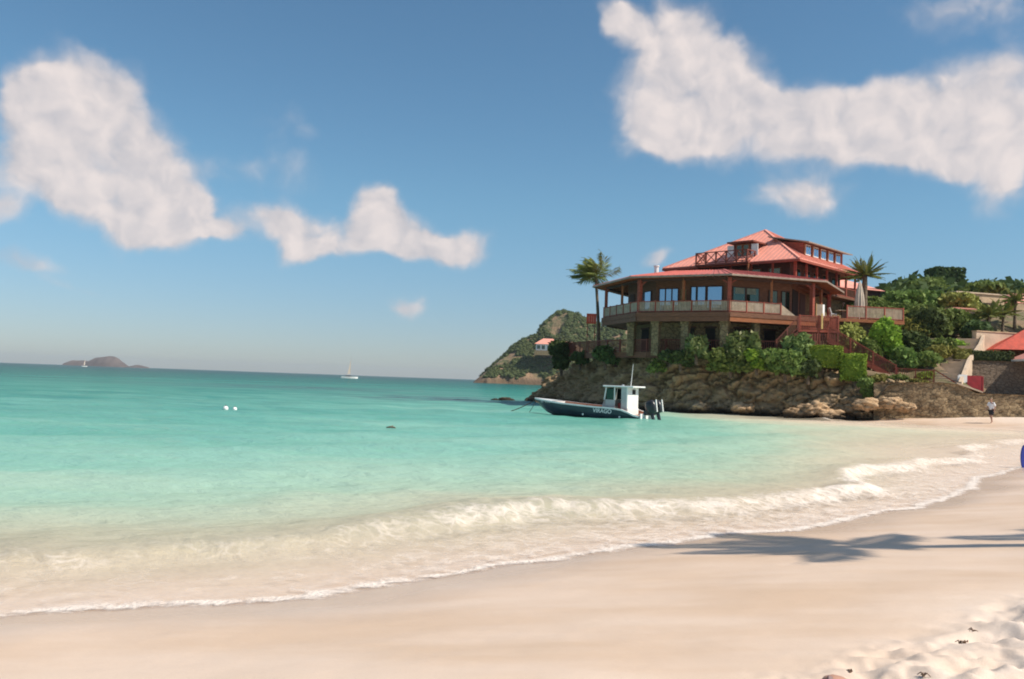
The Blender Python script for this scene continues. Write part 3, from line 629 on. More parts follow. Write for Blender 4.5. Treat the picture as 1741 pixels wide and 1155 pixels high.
# pyramid roof
EV, AP = 13.5, 17.64; apex = uw(0, 0, AP)
cor = [uw(-7.05, 7.05, EV), uw(7.05, 7.05, EV), uw(7.05, -7.05, EV), uw(-7.05, -7.05, EV)]
for i in range(4):
    a, b = cor[i], cor[(i + 1) % 4]; up = Vector((0, 0, .1))
    MB().add([a, b, apex, a + up, b + up, apex + up], [(3, 4, 5), (2, 1, 0), (0, 1, 4, 3), (1, 2, 5, 4), (2, 0, 3, 5)]).build('main_roof', M['roof'], hotel)
    MB().beam(a + up * 1.2, apex + up * 1.2, .2, .08).build('hip_cap', M['roof'], hotel)
    mb = MB(); n = 30
    for j in range(1, n):
        p = lerp(a, b, j / n); s = 1 - abs(2 * j / n - 1); mid = (a + b) / 2; q = p + (apex - mid) * s
        mb.beam(p + up * 1.15, q + up * 1.15, .03, .045)
    mb.build('roof_seams', M['roof'], hotel, kind='stuff')
    MB().beam(a - Vector((0, 0, .07)), b - Vector((0, 0, .07)), .12, .2).build('eave_board', M['red_wood'], hotel)
SL = (AP - EV) / 7.05
# long shed dormer on the right-front slope
zf, zt = 14.35, 15.62
MB().add([uw(-3.1, 5.5, zf), uw(5.3, 5.5, zf), uw(5.3, 5.5, zt), uw(-3.1, 5.5, zt), uw(-3.1, 2.6, 16.0), uw(5.3, 2.6, 16.0), uw(-3.1, 2.6, 14.2), uw(5.3, 2.6, 14.2)],
         [(0, 1, 2, 3), (0, 3, 4, 6), (1, 7, 5, 2), (3, 2, 5, 4), (6, 7, 1, 0), (4, 5, 7, 6)]).build('dormer_wall', M['red_wood'], hotel)
a, b, c, d = uw(-3.6, 6.25, 15.52), uw(5.9, 6.25, 15.52), uw(5.9, 2.2, 16.32), uw(-3.6, 2.2, 16.32); up = Vector((0, 0, .1))
MB().add([a, b, c, d, a + up, b + up, c + up, d + up], [(4, 5, 6, 7), (3, 2, 1, 0), (0, 1, 5, 4), (1, 2, 6, 5), (2, 3, 7, 6), (3, 0, 4, 7)]).build('dormer_roof', M['gutter'], hotel)
for j in range(5):
    a = -2.75 + j * 1.6; w = upanel('dormer_window', 0, a, a + 1.0, 14.55, 15.5, 5.503, M['white_paint'], .05)
    for s in (0, 1): upanel('pane', 0, a + .08 + s * .46, a + .46 + s * .46, 14.63, 15.42, 5.556, M['glass'], .015, w)
    MB().beam(uw(a - .3, 5.6, 14.4), uw(a - .3, 5.6, 15.5), .12, .12).build('mullion', M['orange_wood'], hotel)
# roof balcony with crossed railing on the left-front slope
def lf(a, b, z): return uw(-b, a, z)       # a along the eave to the front corner, b outwards
rzl = math.atan2(S2.y, S2.x)
c = lf(-.35, 6.5, 13.52); MB().box(c, (5.5, 2.0, .16), rzl).build('roof_balcony_floor', M['dark_red_wood'], hotel)
for a in (-3.0, 2.3): 
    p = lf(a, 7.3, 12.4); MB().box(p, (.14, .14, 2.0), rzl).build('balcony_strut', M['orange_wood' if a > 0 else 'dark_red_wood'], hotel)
po = [lf(-3.05, 6.0, 13.6)] + [lf(-3.05 + 1.06 * j, 7.42, 13.6) for j in range(6)] + [lf(2.25, 6.0, 13.6)]
for i, p in enumerate(po):
    MB().box(p + Vector((0, 0, .56)), (.12, .12, 1.12), rzl).build('balcony_post', M['dark_red_wood'], hotel)
for p, q in zip(po[:-1], po[1:]):
    d = (q - p).normalized() * .065; up = Vector((0, 0, 1)); p, q = p + d, q - d
    MB().beam(p + up * 1.08, q + up * 1.08, .09, .08).build('handrail', M['dark_red_wood'], hotel); MB().beam(p + up * .12, q + up * .12, .07, .08).build('bottom_rail', M['dark_red_wood'], hotel)
    MB().beam(p + up * .17, q + up * 1.02, .05, .07).build('cross_brace', M['dark_red_wood'], hotel); n = Vector((-d.y, d.x, 0)).normalized() * .055
    MB().beam(p + up * 1.02 + n, q + up * .17 + n, .05, .07).build('cross_brace', M['dark_red_wood'], hotel)
MB().prism([lf(-.2, 5.6, 0).xy, lf(1.8, 5.6, 0).xy, lf(1.8, 2.9, 0).xy, lf(-.2, 2.9, 0).xy], 13.62, 15.55).build('dormer_wall', M['dark_red_wood'], hotel)
MB().box(lf(.8, 4.6, 15.65), (2.7, 3.2, .14), rzl).build('dormer_roof', M['dark_red_wood'], hotel)
for a0 in (.14, .84):
    c = lf(a0 + .31, 5.63, 14.6); w = MB().box(c, (.62, .05, 1.8), rzl).build('balcony_door', M['orange_wood'], hotel); MB().box(lf(a0 + .31, 5.66, 14.7), (.46, .03, 1.4), rzl).build('pane', M['dark_glass'], w)
for a0 in (-.72, 1.75):
    w = MB().box(lf(a0 + .32, 5.75, 14.55), (.66, .06, 1.75), rzl).build('white_shutter', M['white_paint'], hotel)
    for j in range(9): MB().box(lf(a0 + .32, 5.79, 13.85 + j * .18), (.54, .03, .05), rzl).build('slat', M['white_paint'], w)
# ================================================================ terraces, decks and stairs
TER = [(4.9, 90), (6.6, 85), (8.6, 79.4), (11.6, 75.6), (14.6, 73.9), (18, 72.3), (22.0, 71.2)]
ter = thing('wooden_terrace', (14.6, 76, 4.6), 'brown wooden terrace with dark red railing along the cliff edge', 'terrace')
MB().prism([*TER, (24, 72.5), (24, 78), (14, 84), (9, 91)], 4.72, 4.98).build('deck', M['brown_wood'], ter)
for p, q in zip(TER[:-1], TER[1:]):
    d = (Vector(q) - Vector(p)).normalized(); n = Vector((d.y, -d.x)) * .03
    MB().beam((p[0] + n.x, p[1] + n.y, 4.74), (q[0] + n.x, q[1] + n.y, 4.74), .05, .5).build('edge_board', M['brown_wood'], ter)
railing(ter, [(x, y + .12, 4.98) for x, y in TER], 1.12, 1.9, M['dark_red_wood'], M['dark_red_wood'], M['dark_red_wood'], .15, .05, .1)
for x, y in ((9.5, 80), (12.5, 76.5), (15, 75), (18, 73.6), (21, 72.6)): MB().box((x, y, 4.2), (.3, .3, 1.04)).build('support', M['dark_wood'], ter)
deck = thing('sun_deck', (29, 76, 4), 'raised wooden deck with red and cream railing beside the hotel', 'terrace')
MB().prism([(23.6, 72.7), (27.6, 73.0), (32.9, 73.9), (32.9, 82), (24, 82)], 8.0, 8.28).build('deck', M['orange_wood'], deck)
MB().prism([(24.2, 73.4), (27.4, 73.6), (32.5, 74.5), (32.5, 81.5), (24.6, 81.5)], 3.4, 7.99).build('stone_base', M['stone'], deck)
railing(deck, [(27.75, 73.1, 8.28), (32.8, 73.97, 8.28), (32.8, 77.6, 8.28)], 1.08, 1.7, M['red_wood'], M['red_wood'], M['cream_paint'], .13, .08, .11)
st = thing('entrance_stair', (24, 71.5, 4.9), 'red wooden entrance stair with slatted landing below the hotel door', 'stairs')
MB().prism([(22.9, 70.5), (26.2, 70.5), (26.2, 72.4), (22.9, 72.4)], 6.86, 7.05).build('landing', M['red_wood'], st)
for x in (22.95, 24.5, 26.1):
    for y in (70.56, 72.3): MB().box((x, y, 5.74), (.14, .14, 2.2)).build('leg', M['dark_red_wood'], st)
for i, x in enumerate(np.arange(22.6, 26.2, .2)): MB().box((x, 70.42, 5.7), (.13, .04, 2.1)).build('slat', M['dark_red_wood'], st)
railing(st, [(23.0, 70.55, 7.05), (26.1, 70.55, 7.05)], 1.15, 1.55, M['red_wood'], M['red_wood'], M['red_wood'], .14, .05, .11)
railing(st, [(26.1, 70.72, 7.05), (26.1, 72.3, 7.05)], 1.15, 1.6, M['red_wood'], M['red_wood'], M['red_wood'], .14, .05, .11)
MB().box((24.75, 70.42, 7.75), (.14, .05, 1.25)).build('gold_post', M['gold_paint'], st)
for j in range(9):
    f = j / 9; MB().box((22.8 - 1.6 * f, 71.0, 6.9 - 1.75 * f), (.26, .86, .06)).build('step', M['brown_wood'], st)
for j in range(7): MB().box((25.2, 72.5 + .05 + j * .11, 7.2 + j * .165), (1.5, .3, .06)).build('step', M['brown_wood'], st)
for y in (70.52, 71.48): MB().beam((22.95, y, 6.8), (21.0, y, 4.86), .06, .26).build('stringer', M['dark_red_wood'], st)
railing(st, [(21.15, 70.52, 5.05), (22.85, 70.52, 6.95)], 1.1, 1.3, M['dark_red_wood'], M['dark_red_wood'], M['brown_wood'], .14, .04, .1, gap=.25)
fl = thing('garden_stair', (27, 70, 3.2), 'long red railed flight of wooden stairs descending the garden to the sea wall', 'stairs')
P0, P1, P2 = Vector((25.2, 70.25, 6.2)), Vector((30.1, 69.0, 3.2)), Vector((32.6, 68.0, 3.12))
for j in range(17):
    p = lerp(P0, P1, (j + .5) / 17); MB().box((p.x, p.y + .55, p.z), (.32, 1.1, .06), math.atan2(-1.25, 4.9)).build('step', M['brown_wood'], fl)
MB().prism([(29.95, 69.0), (32.6, 68.0), (32.95, 69.1), (30.3, 70.1)], 2.7, 3.14).build('lower_landing', M['brown_wood'], fl)
for o in (0, 1.12):
    sh = Vector((.28, 1.0, 0)) * o; MB().beam(P0 + sh, P1 + sh, .07, .34).build('stringer', M['red_wood'], fl)
    railing(fl, [P0 + sh + Vector((0, 0, .12)), P1 + sh + Vector((0, 0, .1))], 1.12, 1.75, M['red_wood'], M['red_wood'], M['dark_red_wood'], .13, .05, .1, gap=.14)
railing(fl, [P1 + Vector((.1, 0, 0)), P2], 1.0, 1.35, M['red_wood'], M['red_wood'], M['orange_wood'], .13, .05, .1)
MB().beam(P2 + Vector((.05, 0, 1.0)), (34.0, 67.4, 3.15), .09, .08).build('sloping_rail', M['red_wood'], fl)
# ================================================================ walls and garden structures on the right
def rough_wall(name, pts, z0, ztops, th, mat, label, cat, res=.16, amp=.10, loc=None):
    """battered stone wall with an uneven face; pts left to right, face towards the sea"""
    p = np.array(pts, float); seg = np.concatenate([[0], np.cumsum(np.hypot(*np.diff(p, axis=0).T))]); n = int(seg[-1] / res) + 2; s = np.linspace(0, seg[-1], n)
    x, y, zt_ = np.interp(s, seg, p[:, 0]), np.interp(s, seg, p[:, 1]), np.interp(s, seg, ztops)
    tx, ty = np.gradient(x), np.gradient(y); l = np.hypot(tx, ty); nx, ny = ty / l, -tx / l
    rows = []; m = 26
    for i in range(m):
        v_ = i / (m - 1); Z = z0 + (zt_ - z0) * v_
        f1, f2, cid = worley(s / .55, Z / .38, np.zeros_like(s), 4)
        o = amp * ((cid - .5) * .9 - .7 * (1 - smooth(0, .16, f2 - f1))) + (fbm(s * .7, Z * .7, 3, 3, 91) - .5) * amp * 2.5 - .25 * v_
        rows.append(np.stack([x + nx * o, y + ny * o, Z], -1))
    rows.append(np.stack([x - nx * .15, y - ny * .15, zt_ + .02], -1)); rows.append(np.stack([x - nx * th, y - ny * th, zt_ + .02], -1)); rows.append(np.stack([x - nx * th, y - ny * th, zt_ * 0 + z0], -1))
    co = np.concatenate(rows); c = co.mean(0); c[2] = z0
    o = np_mesh(name, co - c, grid_faces(len(rows), n), mat); o.location = tuple(c); return tag(o, label, cat)
rough_wall('sea_wall', [(27.4, 66.5), (31.9, 65.5), (33.4, 65.3), (34.4, 65.1), (40, 64.3), (52, 62.8)], -.6, [2.95, 3.1, 3.0, 2.4, 2.38, 2.3], 1.2, M['wall_stone'], 'long rough brown stone sea wall at the back of the far sand', 'wall')
rough_wall('terrace_wall', [(36.3, 72.0), (44, 71.6), (56, 71)], 1.8, [5.1, 5.15, 5.2], .8, M['shaded_stone'], 'stone terrace wall above the sea wall with shade darkened into its colour', 'wall', amp=.05)
cp = thing('sea_wall_coping', (33.8, 66, 2.4), 'pale sloping coping slab where the sea wall steps down', 'coping')
MB().beam((33.1, 65.6, 3.12), (34.9, 65.3, 2.5), .35, .1).build('slab', M['pale_stucco'], cp)
gate = thing('red_gate', (35.4, 68, 2.3), 'deep red gate panel with white side on the lower terrace', 'gate')
MB().box((35.75, 68.1, 3.2), (1.15, .1, 1.15)).build('red_panel', M['deep_red'], gate); MB().box((34.85, 68.05, 3.35), (.62, .12, .95)).build('white_panel', M['white_paint'], gate)
MB().box((35.1, 68.0, 2.75), (.08, .16, 1.0)).build('post', M['dark_wood'], gate); MB().box((36.4, 68.1, 3.0), (.1, .14, 1.5)).build('post', M['deep_red'], gate); MB().box((34.5, 68.05, 3.0), (.1, .14, 1.5)).build('post', M['white_paint'], gate)
gs = thing('stone_ramp_stair', (36, 72, 2.6), 'pale tan stepped path with sunlit side wall climbing the hillside', 'stairs')
pp = [Vector((33.2, 67.6, 2.9)), Vector((36.1, 72.0, 4.8)), Vector((39.1, 76.0, 6.3)), Vector((40.6, 78.2, 7.3))]
for i in range(3):
    a, b = pp[i], pp[i + 1]; n = (9, 8, 4)[i]; d = (b - a); rz = math.atan2(d.y, d.x)
    for j in range(n):
        p = lerp(a, b, (j + .5) / n); MB().box((p.x, p.y, p.z - .55), (d.xy.length / n + .02, 1.7, 1.3), rz).build('step', M['pale_stucco'], gs)
    side = Vector((d.y, -d.x, 0)).normalized() * .98; bs = [a + side, b + side]
    q = Vector((side.x, side.y, 0)).normalized() * .22; u0, u1 = Vector((0, 0, .35)), Vector((0, 0, -1.6))
    MB().add([bs[0] + u1, bs[1] + u1, bs[1] + u0, bs[0] + u0, bs[0] + u1 + q, bs[1] + u1 + q, bs[1] + u0 + q, bs[0] + u0 + q], [(0, 1, 2, 3), (7, 6, 5, 4), (0, 4, 5, 1), (3, 2, 6, 7), (1, 5, 6, 2), (0, 3, 7, 4)]).build('parapet', M['pale_stucco'], gs)
rw = thing('retaining_wall', (44, 78.6, 6), 'sunlit pale tan retaining wall behind the upper terrace', 'wall')
d = Vector((1, .28, 0)).normalized(); p = Vector((40.7, 77.6, 0)); q = p + d * 9
MB().beam((p.x, p.y, 6.9), (q.x, q.y, 6.9), .5, 2.0).build('wall_face', M['pale_stucco'], rw, bevel=.03); MB().beam((p.x, p.y, 7.95), (q.x, q.y, 7.95), .62, .1).build('coping', M['stucco'], rw)
tb = thing('tan_building', (50, 97, 11), 'low flat roofed tan building among the hillside trees', 'building')
rzb = R(16)
MB().box((50, 98.5, 12.0), (6.4, 6, 2.7), rzb).build('wall', M['stucco'], tb, bevel=.04); MB().box((50, 98.5, 13.42), (6.7, 6.3, .14), rzb).build('roof', M['pale_stucco'], tb)
for dx in (-1.8, 1.2): MB().box((50 + dx * math.cos(rzb) + 3.05 * math.sin(rzb), 98.5 + dx * math.sin(rzb) - 3.05 * math.cos(rzb), 11.9), (.8, .1, 1.1), rzb).build('window', M['dark_wood'], tb)
gh = thing('garden_hut', (43.0, 84.4, 8), 'small garden hut with dark red door and gold post under the trees', 'hut')
MB().box((43, 85.2, 9.2), (2.4, 2, 2.6), R(12)).build('wall', M['stucco'], gh); MB().box((42.6, 84.12, 9.0), (1.3, .08, 2.0), R(12)).build('door', M['dark_red_wood'], gh); MB().box((43.55, 84.2, 9.1), (.3, .2, 2.2), R(12)).build('post', M['gold_paint'], gh); MB().box((43, 85.2, 10.56), (2.8, 2.4, .12), R(12)).build('roof', M['roof'], gh)
# red canopy and pavilion at the right
cn = thing('red_canopy', (44.6, 76.5, 5.0), 'bright red pitched canvas canopy on posts on the upper terrace', 'canopy')
MB().add([(41.6, 76.2, 6.35), (45.6, 75.4, 6.35), (44.6, 76.8, 8.15), (46.9, 76.5, 8.15), (45.6, 78.2, 6.35), (41.9, 78.4, 6.35), (48.5, 75.2, 6.35), (48.5, 78.2, 6.35)],
         [(0, 1, 2), (1, 6, 3, 2), (2, 3, 7, 4), (5, 0, 2), (4, 5, 2), (6, 7, 3)]).build('canvas', M['bright_red'], cn)
cn.children[0].modifiers.new('thick', 'SOLIDIFY').thickness = .03
for x, y in ((41.8, 76.4), (45.6, 75.6), (48.3, 75.4), (45.6, 78.0), (42.0, 78.2), (48.3, 78.0)): MB().box((x, y, 5.65), (.1, .1, 1.5)).build('post', M['bright_red'], cn)
pv = thing('beach_pavilion', (44.6, 71.0, 2.3), 'low pavilion with pale pink roof and white eave beside the terrace wall', 'pavilion')
e = [(41.0, 69.4), (47.5, 69.0), (47.7, 73), (41.2, 73.4)]
MB().add([(*p, 5.3) for p in e] + [(43.0, 71.3, 6.45), (45.8, 71.2, 6.45)], [(0, 1, 5, 4), (1, 2, 5), (2, 3, 4, 5), (3, 0, 4), (3, 2, 1, 0)]).build('roof', M['roof'], pv)
for i in range(4): MB().beam((*e[i], 5.24), (*e[(i + 1) % 4], 5.24), .12, .16).build('eave_board', M['white_paint'], pv)
for x, y in ((41.4, 69.7), (47.2, 69.4), (47.3, 72.7), (41.6, 73.0)): MB().box((x, y, 3.7), (.16, .16, 3.0)).build('post', M['dark_red_wood'], pv)
fp = thing('hillside_cottage', (58, 100, 11), 'cottage with pinkish hip roof on the hillside behind the palms', 'building')
MB().box((58.5, 101, 11.6), (6, 5, 2.4), R(10)).build('wall', M['stucco'], fp)
e = [(54.6, 97.8), (61.6, 98.8), (61.0, 104.2), (54.0, 103.2)]
MB().add([(*p, 12.8) for p in e] + [(57.2, 100.8, 14.2), (58.9, 101.1, 14.2)], [(0, 1, 5, 4), (1, 2, 5), (2, 3, 4, 5), (3, 0, 4), (3, 2, 1, 0)]).build('roof', M['roof'], fp)
rr_ = thing('side_cottage', (33.6, 92, 9), 'small red tiled roof house behind the date palm', 'building')
MB().box((35.4, 92, 11.2), (4.4, 3.6, 3.4)).build('wall', M['dark_wood'], rr_)
MB().add([(32.8, 89.8, 12.9), (38.0, 89.8, 12.6), (38.0, 94.2, 12.6), (32.8, 94.2, 12.9), (33.6, 92, 14.1), (36.2, 92, 13.6)], [(0, 1, 5, 4), (1, 2, 5), (2, 3, 4, 5), (3, 0, 4), (3, 2, 1, 0)]).build('roof', M['roof'], rr_)
# sign board at the left end of the hotel
sg = thing('red_sign_board', (7.4, 83.6, 5), 'orange red square board on posts at the hotel corner', 'sign')
MB().box((7.45, 83.4, 8.25), (.92, .06, .95)).build('board', M['bright_red'], sg)
for x in (7.1, 7.8): MB().box((x, 83.48, 6.7), (.07, .07, 3.6)).build('post', M['dark_red_wood'], sg)
for dx in (-.22, .02, .22): MB().box((7.45 + dx, 83.35, 8.2), (.07, .03, .55)).build('stripe', plain('sign_stripe', (.75, .25, .18)) if dx < -.2 else bpy.data.materials['sign_stripe'], sg)
# closed parasol, deck chair, table
pa = thing('closed_parasol', (29.6, 75.2, 8.29), 'tall furled cream parasol standing on the sun deck', 'parasol')
MB().tube([(29.6, 75.2, 8.35), (29.6, 75.2, 11.72)], .035, 8).build('pole', M['white_paint'], pa)
mb = MB(); n = 20; prof = [(.02, 11.68), (.10, 11.5), (.20, 11.0), (.29, 10.4), (.34, 9.8), (.36, 9.3), (.31, 8.95)]; vs = []
for rd, z in prof:
    for k in range(n): q_ = rd * (1 + (.22 if k % 2 else -.12)); vs.append((29.6 + q_ * math.cos(2 * math.pi * k / n), 75.2 + q_ * math.sin(2 * math.pi * k / n), z))
mb.add(vs, [(i * n + (k + 1) % n, i * n + k, (i + 1) * n + k, (i + 1) * n + (k + 1) % n) for i in range(len(prof) - 1) for k in range(n)]); mb.build('folded_canvas', M['canvas'], pa)
MB().lathe([(0, 0), (.28, 0), (.28, .06), (.08, .1), (0, .1)], (29.6, 75.2, 8.285), 14).build('base', M['gutter'], pa)
ch = thing('white_chair', (26.9, 74, 8.29), 'white curved deck chair by the entrance', 'chair')
MB().box((26.9, 74, 8.66), (.5, .5, .07)).build('seat', M['white_paint'], ch, bevel=.02); MB().beam((26.72, 74, 8.68), (26.55, 74, 9.2), .5, .06).build('backrest', M['white_paint'], ch)
for dx in (-.2, .2):
    for dy in (-.2, .2): MB().box((26.9 + dx, 74 + dy, 8.455), (.05, .05, .33)).build('leg', M['white_paint'], ch)
tb2 = thing('deck_table', (27.5, 73.8, 8.29), 'small pale topped table beside the white deck chair', 'table')
MB().box((27.55, 73.8, 8.98), (.75, .75, .05)).build('top', M['cream_paint'], tb2); MB().tube([(27.55, 73.8, 8.33), (27.55, 73.8, 8.95)], .05, 8).build('pedestal', M['dark_wood'], tb2); MB().lathe([(0, 0), (.25, 0), (.25, .04), (0, .05)], (27.55, 73.8, 8.285)).build('base', M['dark_wood'], tb2)
gp = thing('cream_screen', (25.5, 73.2, 8.28), 'cream folding screen panel beside the entrance steps', 'screen')
MB().box((25.5, 73.2, 8.85), (.5, .05, 1.05)).build('panel', M['cream_paint'], gp); MB().box((25.85, 73.3, 8.85), (.3, .05, 1.05), R(40)).build('panel', M['white_paint'], gp); MB().box((25.22, 73.2, 8.88), (.06, .08, 1.16)).build('frame', M['gold_paint'], gp)
# boulders on the shore below the cliff
def boulder(loc, s, mat, label, seed, squash=(1, 1, .7)):
    bm = bmesh.new(); bmesh.ops.create_icosphere(bm, subdivisions=4, radius=1)
    co = np.array([v.co for v in bm.verts]); q = co * 1.4 + seed * 7.3
    f1, f2, cid = worley(q[:, 0], q[:, 1], q[:, 2], seed); k = 1 + (cid - .5) * .5 - .3 * (1 - smooth(0, .2, f2 - f1)) + (fbm(q[:, 0] * 2, q[:, 1] * 2, q[:, 2] * 2, 3, seed) - .5) * .5
    for v_, kk in zip(bm.verts, k): v_.co = Vector((v_.co.x * s * squash[0], v_.co.y * s * squash[1], v_.co.z * s * squash[2])) * kk
    me = bpy.data.meshes.new('boulder'); bm.to_mesh(me); bm.free(); me.materials.append(mat)
    for p in me.polygons: p.use_smooth = True
    return tag(link('boulder', me, None, None, loc), label, 'boulder', 'boulders at the foot of the cliff')
BL = [((22.2, 68.2, .25), 1.05, 'orange_rock', 'broad orange boulder at the cliff foot below the clipped hedge'), ((23.4, 67.7, .75), 1.0, 'orange_rock', 'jagged orange boulder leaning on the cliff below the clipped hedge'),
      ((24.3, 67.2, .3), .9, 'orange_rock', 'orange boulder where the cliff meets the sand'), ((26.7, 65.9, 1.25), .85, 'orange_rock', 'sunlit ledge boulder against the start of the sea wall'),
      ((28.2, 65.6, 1.5), .75, 'orange_rock', 'pale orange ledge rock set against the sea wall'), ((29.3, 65.3, 1.2), .6, 'orange_rock', 'small pale ledge rock at the foot of the sea wall'), ((15.6, 71.6, .5), .6, 'orange_rock', 'small orange rock at the waterline behind the boat'), ((18.6, 70.3, .6), .7, 'orange_rock', 'orange rock on the cliff foot below the flowering trees'),
      ((-.3, 93.6, -.1), .75, 'rock', 'low dark rock breaking the water off the point'), ((-1.5, 94.3, -.1), .45, 'rock', 'lowest dark rock farthest off the point')]
for i, (l, s, m, lb) in enumerate(BL): boulder(l, s, M[m], lb, i + 1, (1.25, .8, .6))
# headland house
hh = thing('headland_house', (26, 562, 18), 'white house with orange pink hip roof on the far headland', 'house')
MB().box((23, 563, 24.0), (15, 9, 4.2)).build('wall', M['white_paint'], hh); MB().box((34, 565, 23.6), (7, 8, 4)).build('side_wing', M['white_paint'], hh)
MB().add([(14.2, 557, 26), (31.8, 557, 26), (31.8, 569, 26), (14.2, 569, 26), (20, 563, 29.8), (26, 563, 29.8)], [(0, 1, 5, 4), (1, 2, 5), (2, 3, 4, 5), (3, 0, 4), (3, 2, 1, 0)]).build('roof', M['roof'], hh)
MB().add([(29.5, 560, 25.4), (39, 560, 25.4), (39, 570, 25.4), (29.5, 570, 25.4), (33, 565, 28.4), (36, 565, 28.4)], [(0, 1, 5, 4), (1, 2, 5), (2, 3, 4, 5), (3, 0, 4), (3, 2, 1, 0)]).build('roof', M['roof'], hh)
for x in (17, 20, 23.5, 27.5): 
    w = MB().box((x, 558.46, 24), (2.1, .12, 2.4)).build('window', M['gutter'], hh); MB().box((x, 558.38, 24), (1.8, .08, 2.1)).build('pane', M['dark_glass'], w)
MB().box((25.5, 561, 20.4), (22, 9, 3.0)).build('terrace_base', M['stone'], hh)

# tables on the lower terrace and a cushioned bench on the balcony
for i, (x, y, m, lb) in enumerate([(12.6, 77.0, 'deep_red', 'round red topped table on the cliff terrace between two pillars'), (16.6, 74.2, 'white_paint', 'round white topped table on the cliff terrace'), (20.4, 73.0, 'deep_red', 'red topped table on the terrace near the entrance stair')]):
    o = thing('terrace_table', (x, y, 4.98), lb, 'table', 'tables on the cliff terrace')
    MB().lathe([(0, 0), (.5, 0), (.5, .04), (0, .045)], (x, y, 5.7), 18).build('top', M[m], o); MB().tube([(x, y, 5.02), (x, y, 5.7)], .045, 8).build('pedestal', M['dark_wood'], o); MB().lathe([(0, 0), (.28, 0), (.26, .05), (0, .06)], (x, y, 4.982), 14).build('base', M['dark_wood'], o)
bn = thing('balcony_bench', (20.9, 73.2, 8.24), 'white cushioned bench on the main balcony', 'bench')
MB().box((20.9, 73.2, 8.6), (1.5, .55, .14), R(15)).build('cushion', M['white_paint'], bn, bevel=.04); MB().box((20.82, 73.46, 8.95), (1.5, .12, .5), R(15)).build('backrest', M['white_paint'], bn, bevel=.04)
for dx in (-.6, .6): MB().box((20.9 + dx, 73.2 + dx * .27, 8.385), (.08, .4, .28), R(15)).build('leg', M['dark_wood'], bn)
# ================================================================ plants
nrng = np.random.default_rng(5)
def leaf_mesh(name, pos, nrm, size, shade, mat, parent=None, aspect=1.6, jitter=.9, cores=None):
    n = len(pos); rnd = nrng.normal(size=(n, 3)); N = nrm + rnd * jitter; N /= np.linalg.norm(N, axis=1, keepdims=True) + 1e-9
    T = np.cross(N, nrng.normal(size=(n, 3))); T /= np.linalg.norm(T, axis=1, keepdims=True) + 1e-9; B = np.cross(N, T)
    s = (np.asarray(size) * (.6 + .8 * nrng.random(n)))[:, None]
    q = np.stack([pos - T * s * aspect * .5, pos + B * s * .5 + N * s * .08, pos + T * s * aspect * .5, pos - B * s * .5 + N * s * .08], 1).reshape(-1, 3)
    f = np.arange(4 * n).reshape(-1, 4); sh = np.repeat(shade, 4)
    cv, cf = [], []
    for c in (cores or []):
        b = len(q) + sum(len(x) for x in cv); cv.append(c[0]); cf.append(c[1] + b)
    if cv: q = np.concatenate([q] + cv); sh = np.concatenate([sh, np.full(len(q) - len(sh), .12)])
    me = bpy.data.meshes.new(name)
    tri = np.concatenate(cf) if cf else np.zeros((0, 3), int)
    lo = np.concatenate([f.ravel(), tri.ravel()]).astype(np.int32); tot = np.concatenate([np.full(n, 4), np.full(len(tri), 3)]).astype(np.int32)
    me.vertices.add(len(q)); me.vertices.foreach_set('co', q.astype(np.float32).ravel()); me.loops.add(len(lo)); me.loops.foreach_set('vertex_index', lo)
    me.polygons.add(len(tot)); me.polygons.foreach_set('loop_start', np.concatenate([[0], np.cumsum(tot)[:-1]]).astype(np.int32)); me.polygons.foreach_set('loop_total', tot)
    me.update(calc_edges=True); a = me.attributes.new('shade', 'FLOAT', 'POINT'); a.data.foreach_set('value', sh.astype(np.float32)); me.materials.append(mat)
    return link(name, me, parent)
bm_ = bmesh.new(); bmesh.ops.create_icosphere(bm_, subdivisions=2, radius=1); bm_.verts.ensure_lookup_table()
ICO_V = np.array([v.co for v in bm_.verts]); ICO_F = np.array([[v.index for v in f.verts] for f in bm_.faces]); bm_.free()
def blob_leaves(blobs, per_m2, seed):
    P, Nn = [], []; cores = []
    for c, r in blobs:
        c = np.array(c, float); r = np.array(r, float); area = 4 * math.pi * (np.prod(r) ** (2 / 3)); n = int(area * per_m2) + 20
        d = nrng.normal(size=(n, 3)); d /= np.linalg.norm(d, axis=1, keepdims=True); d = d[d[:, 2] > -.75]
        lump = fbm(d[:, 0] * 2.6 + c[0] + seed, d[:, 1] * 2.6 + c[1], d[:, 2] * 2.6 + c[2], 3, seed)
        k = (.40 + 1.0 * lump) * (1 - .30 * nrng.random(len(d)) ** 2)
        P.append(c + d * r * k[:, None]); Nn.append(d)
        lump2 = fbm(ICO_V[:, 0] * 2.6 + c[0] + seed, ICO_V[:, 1] * 2.6 + c[1], ICO_V[:, 2] * 2.6 + c[2], 3, seed); cores.append((c + ICO_V * r * (.28 + .72 * lump2)[:, None], ICO_F))
    return np.concatenate(P), np.concatenate(Nn), cores
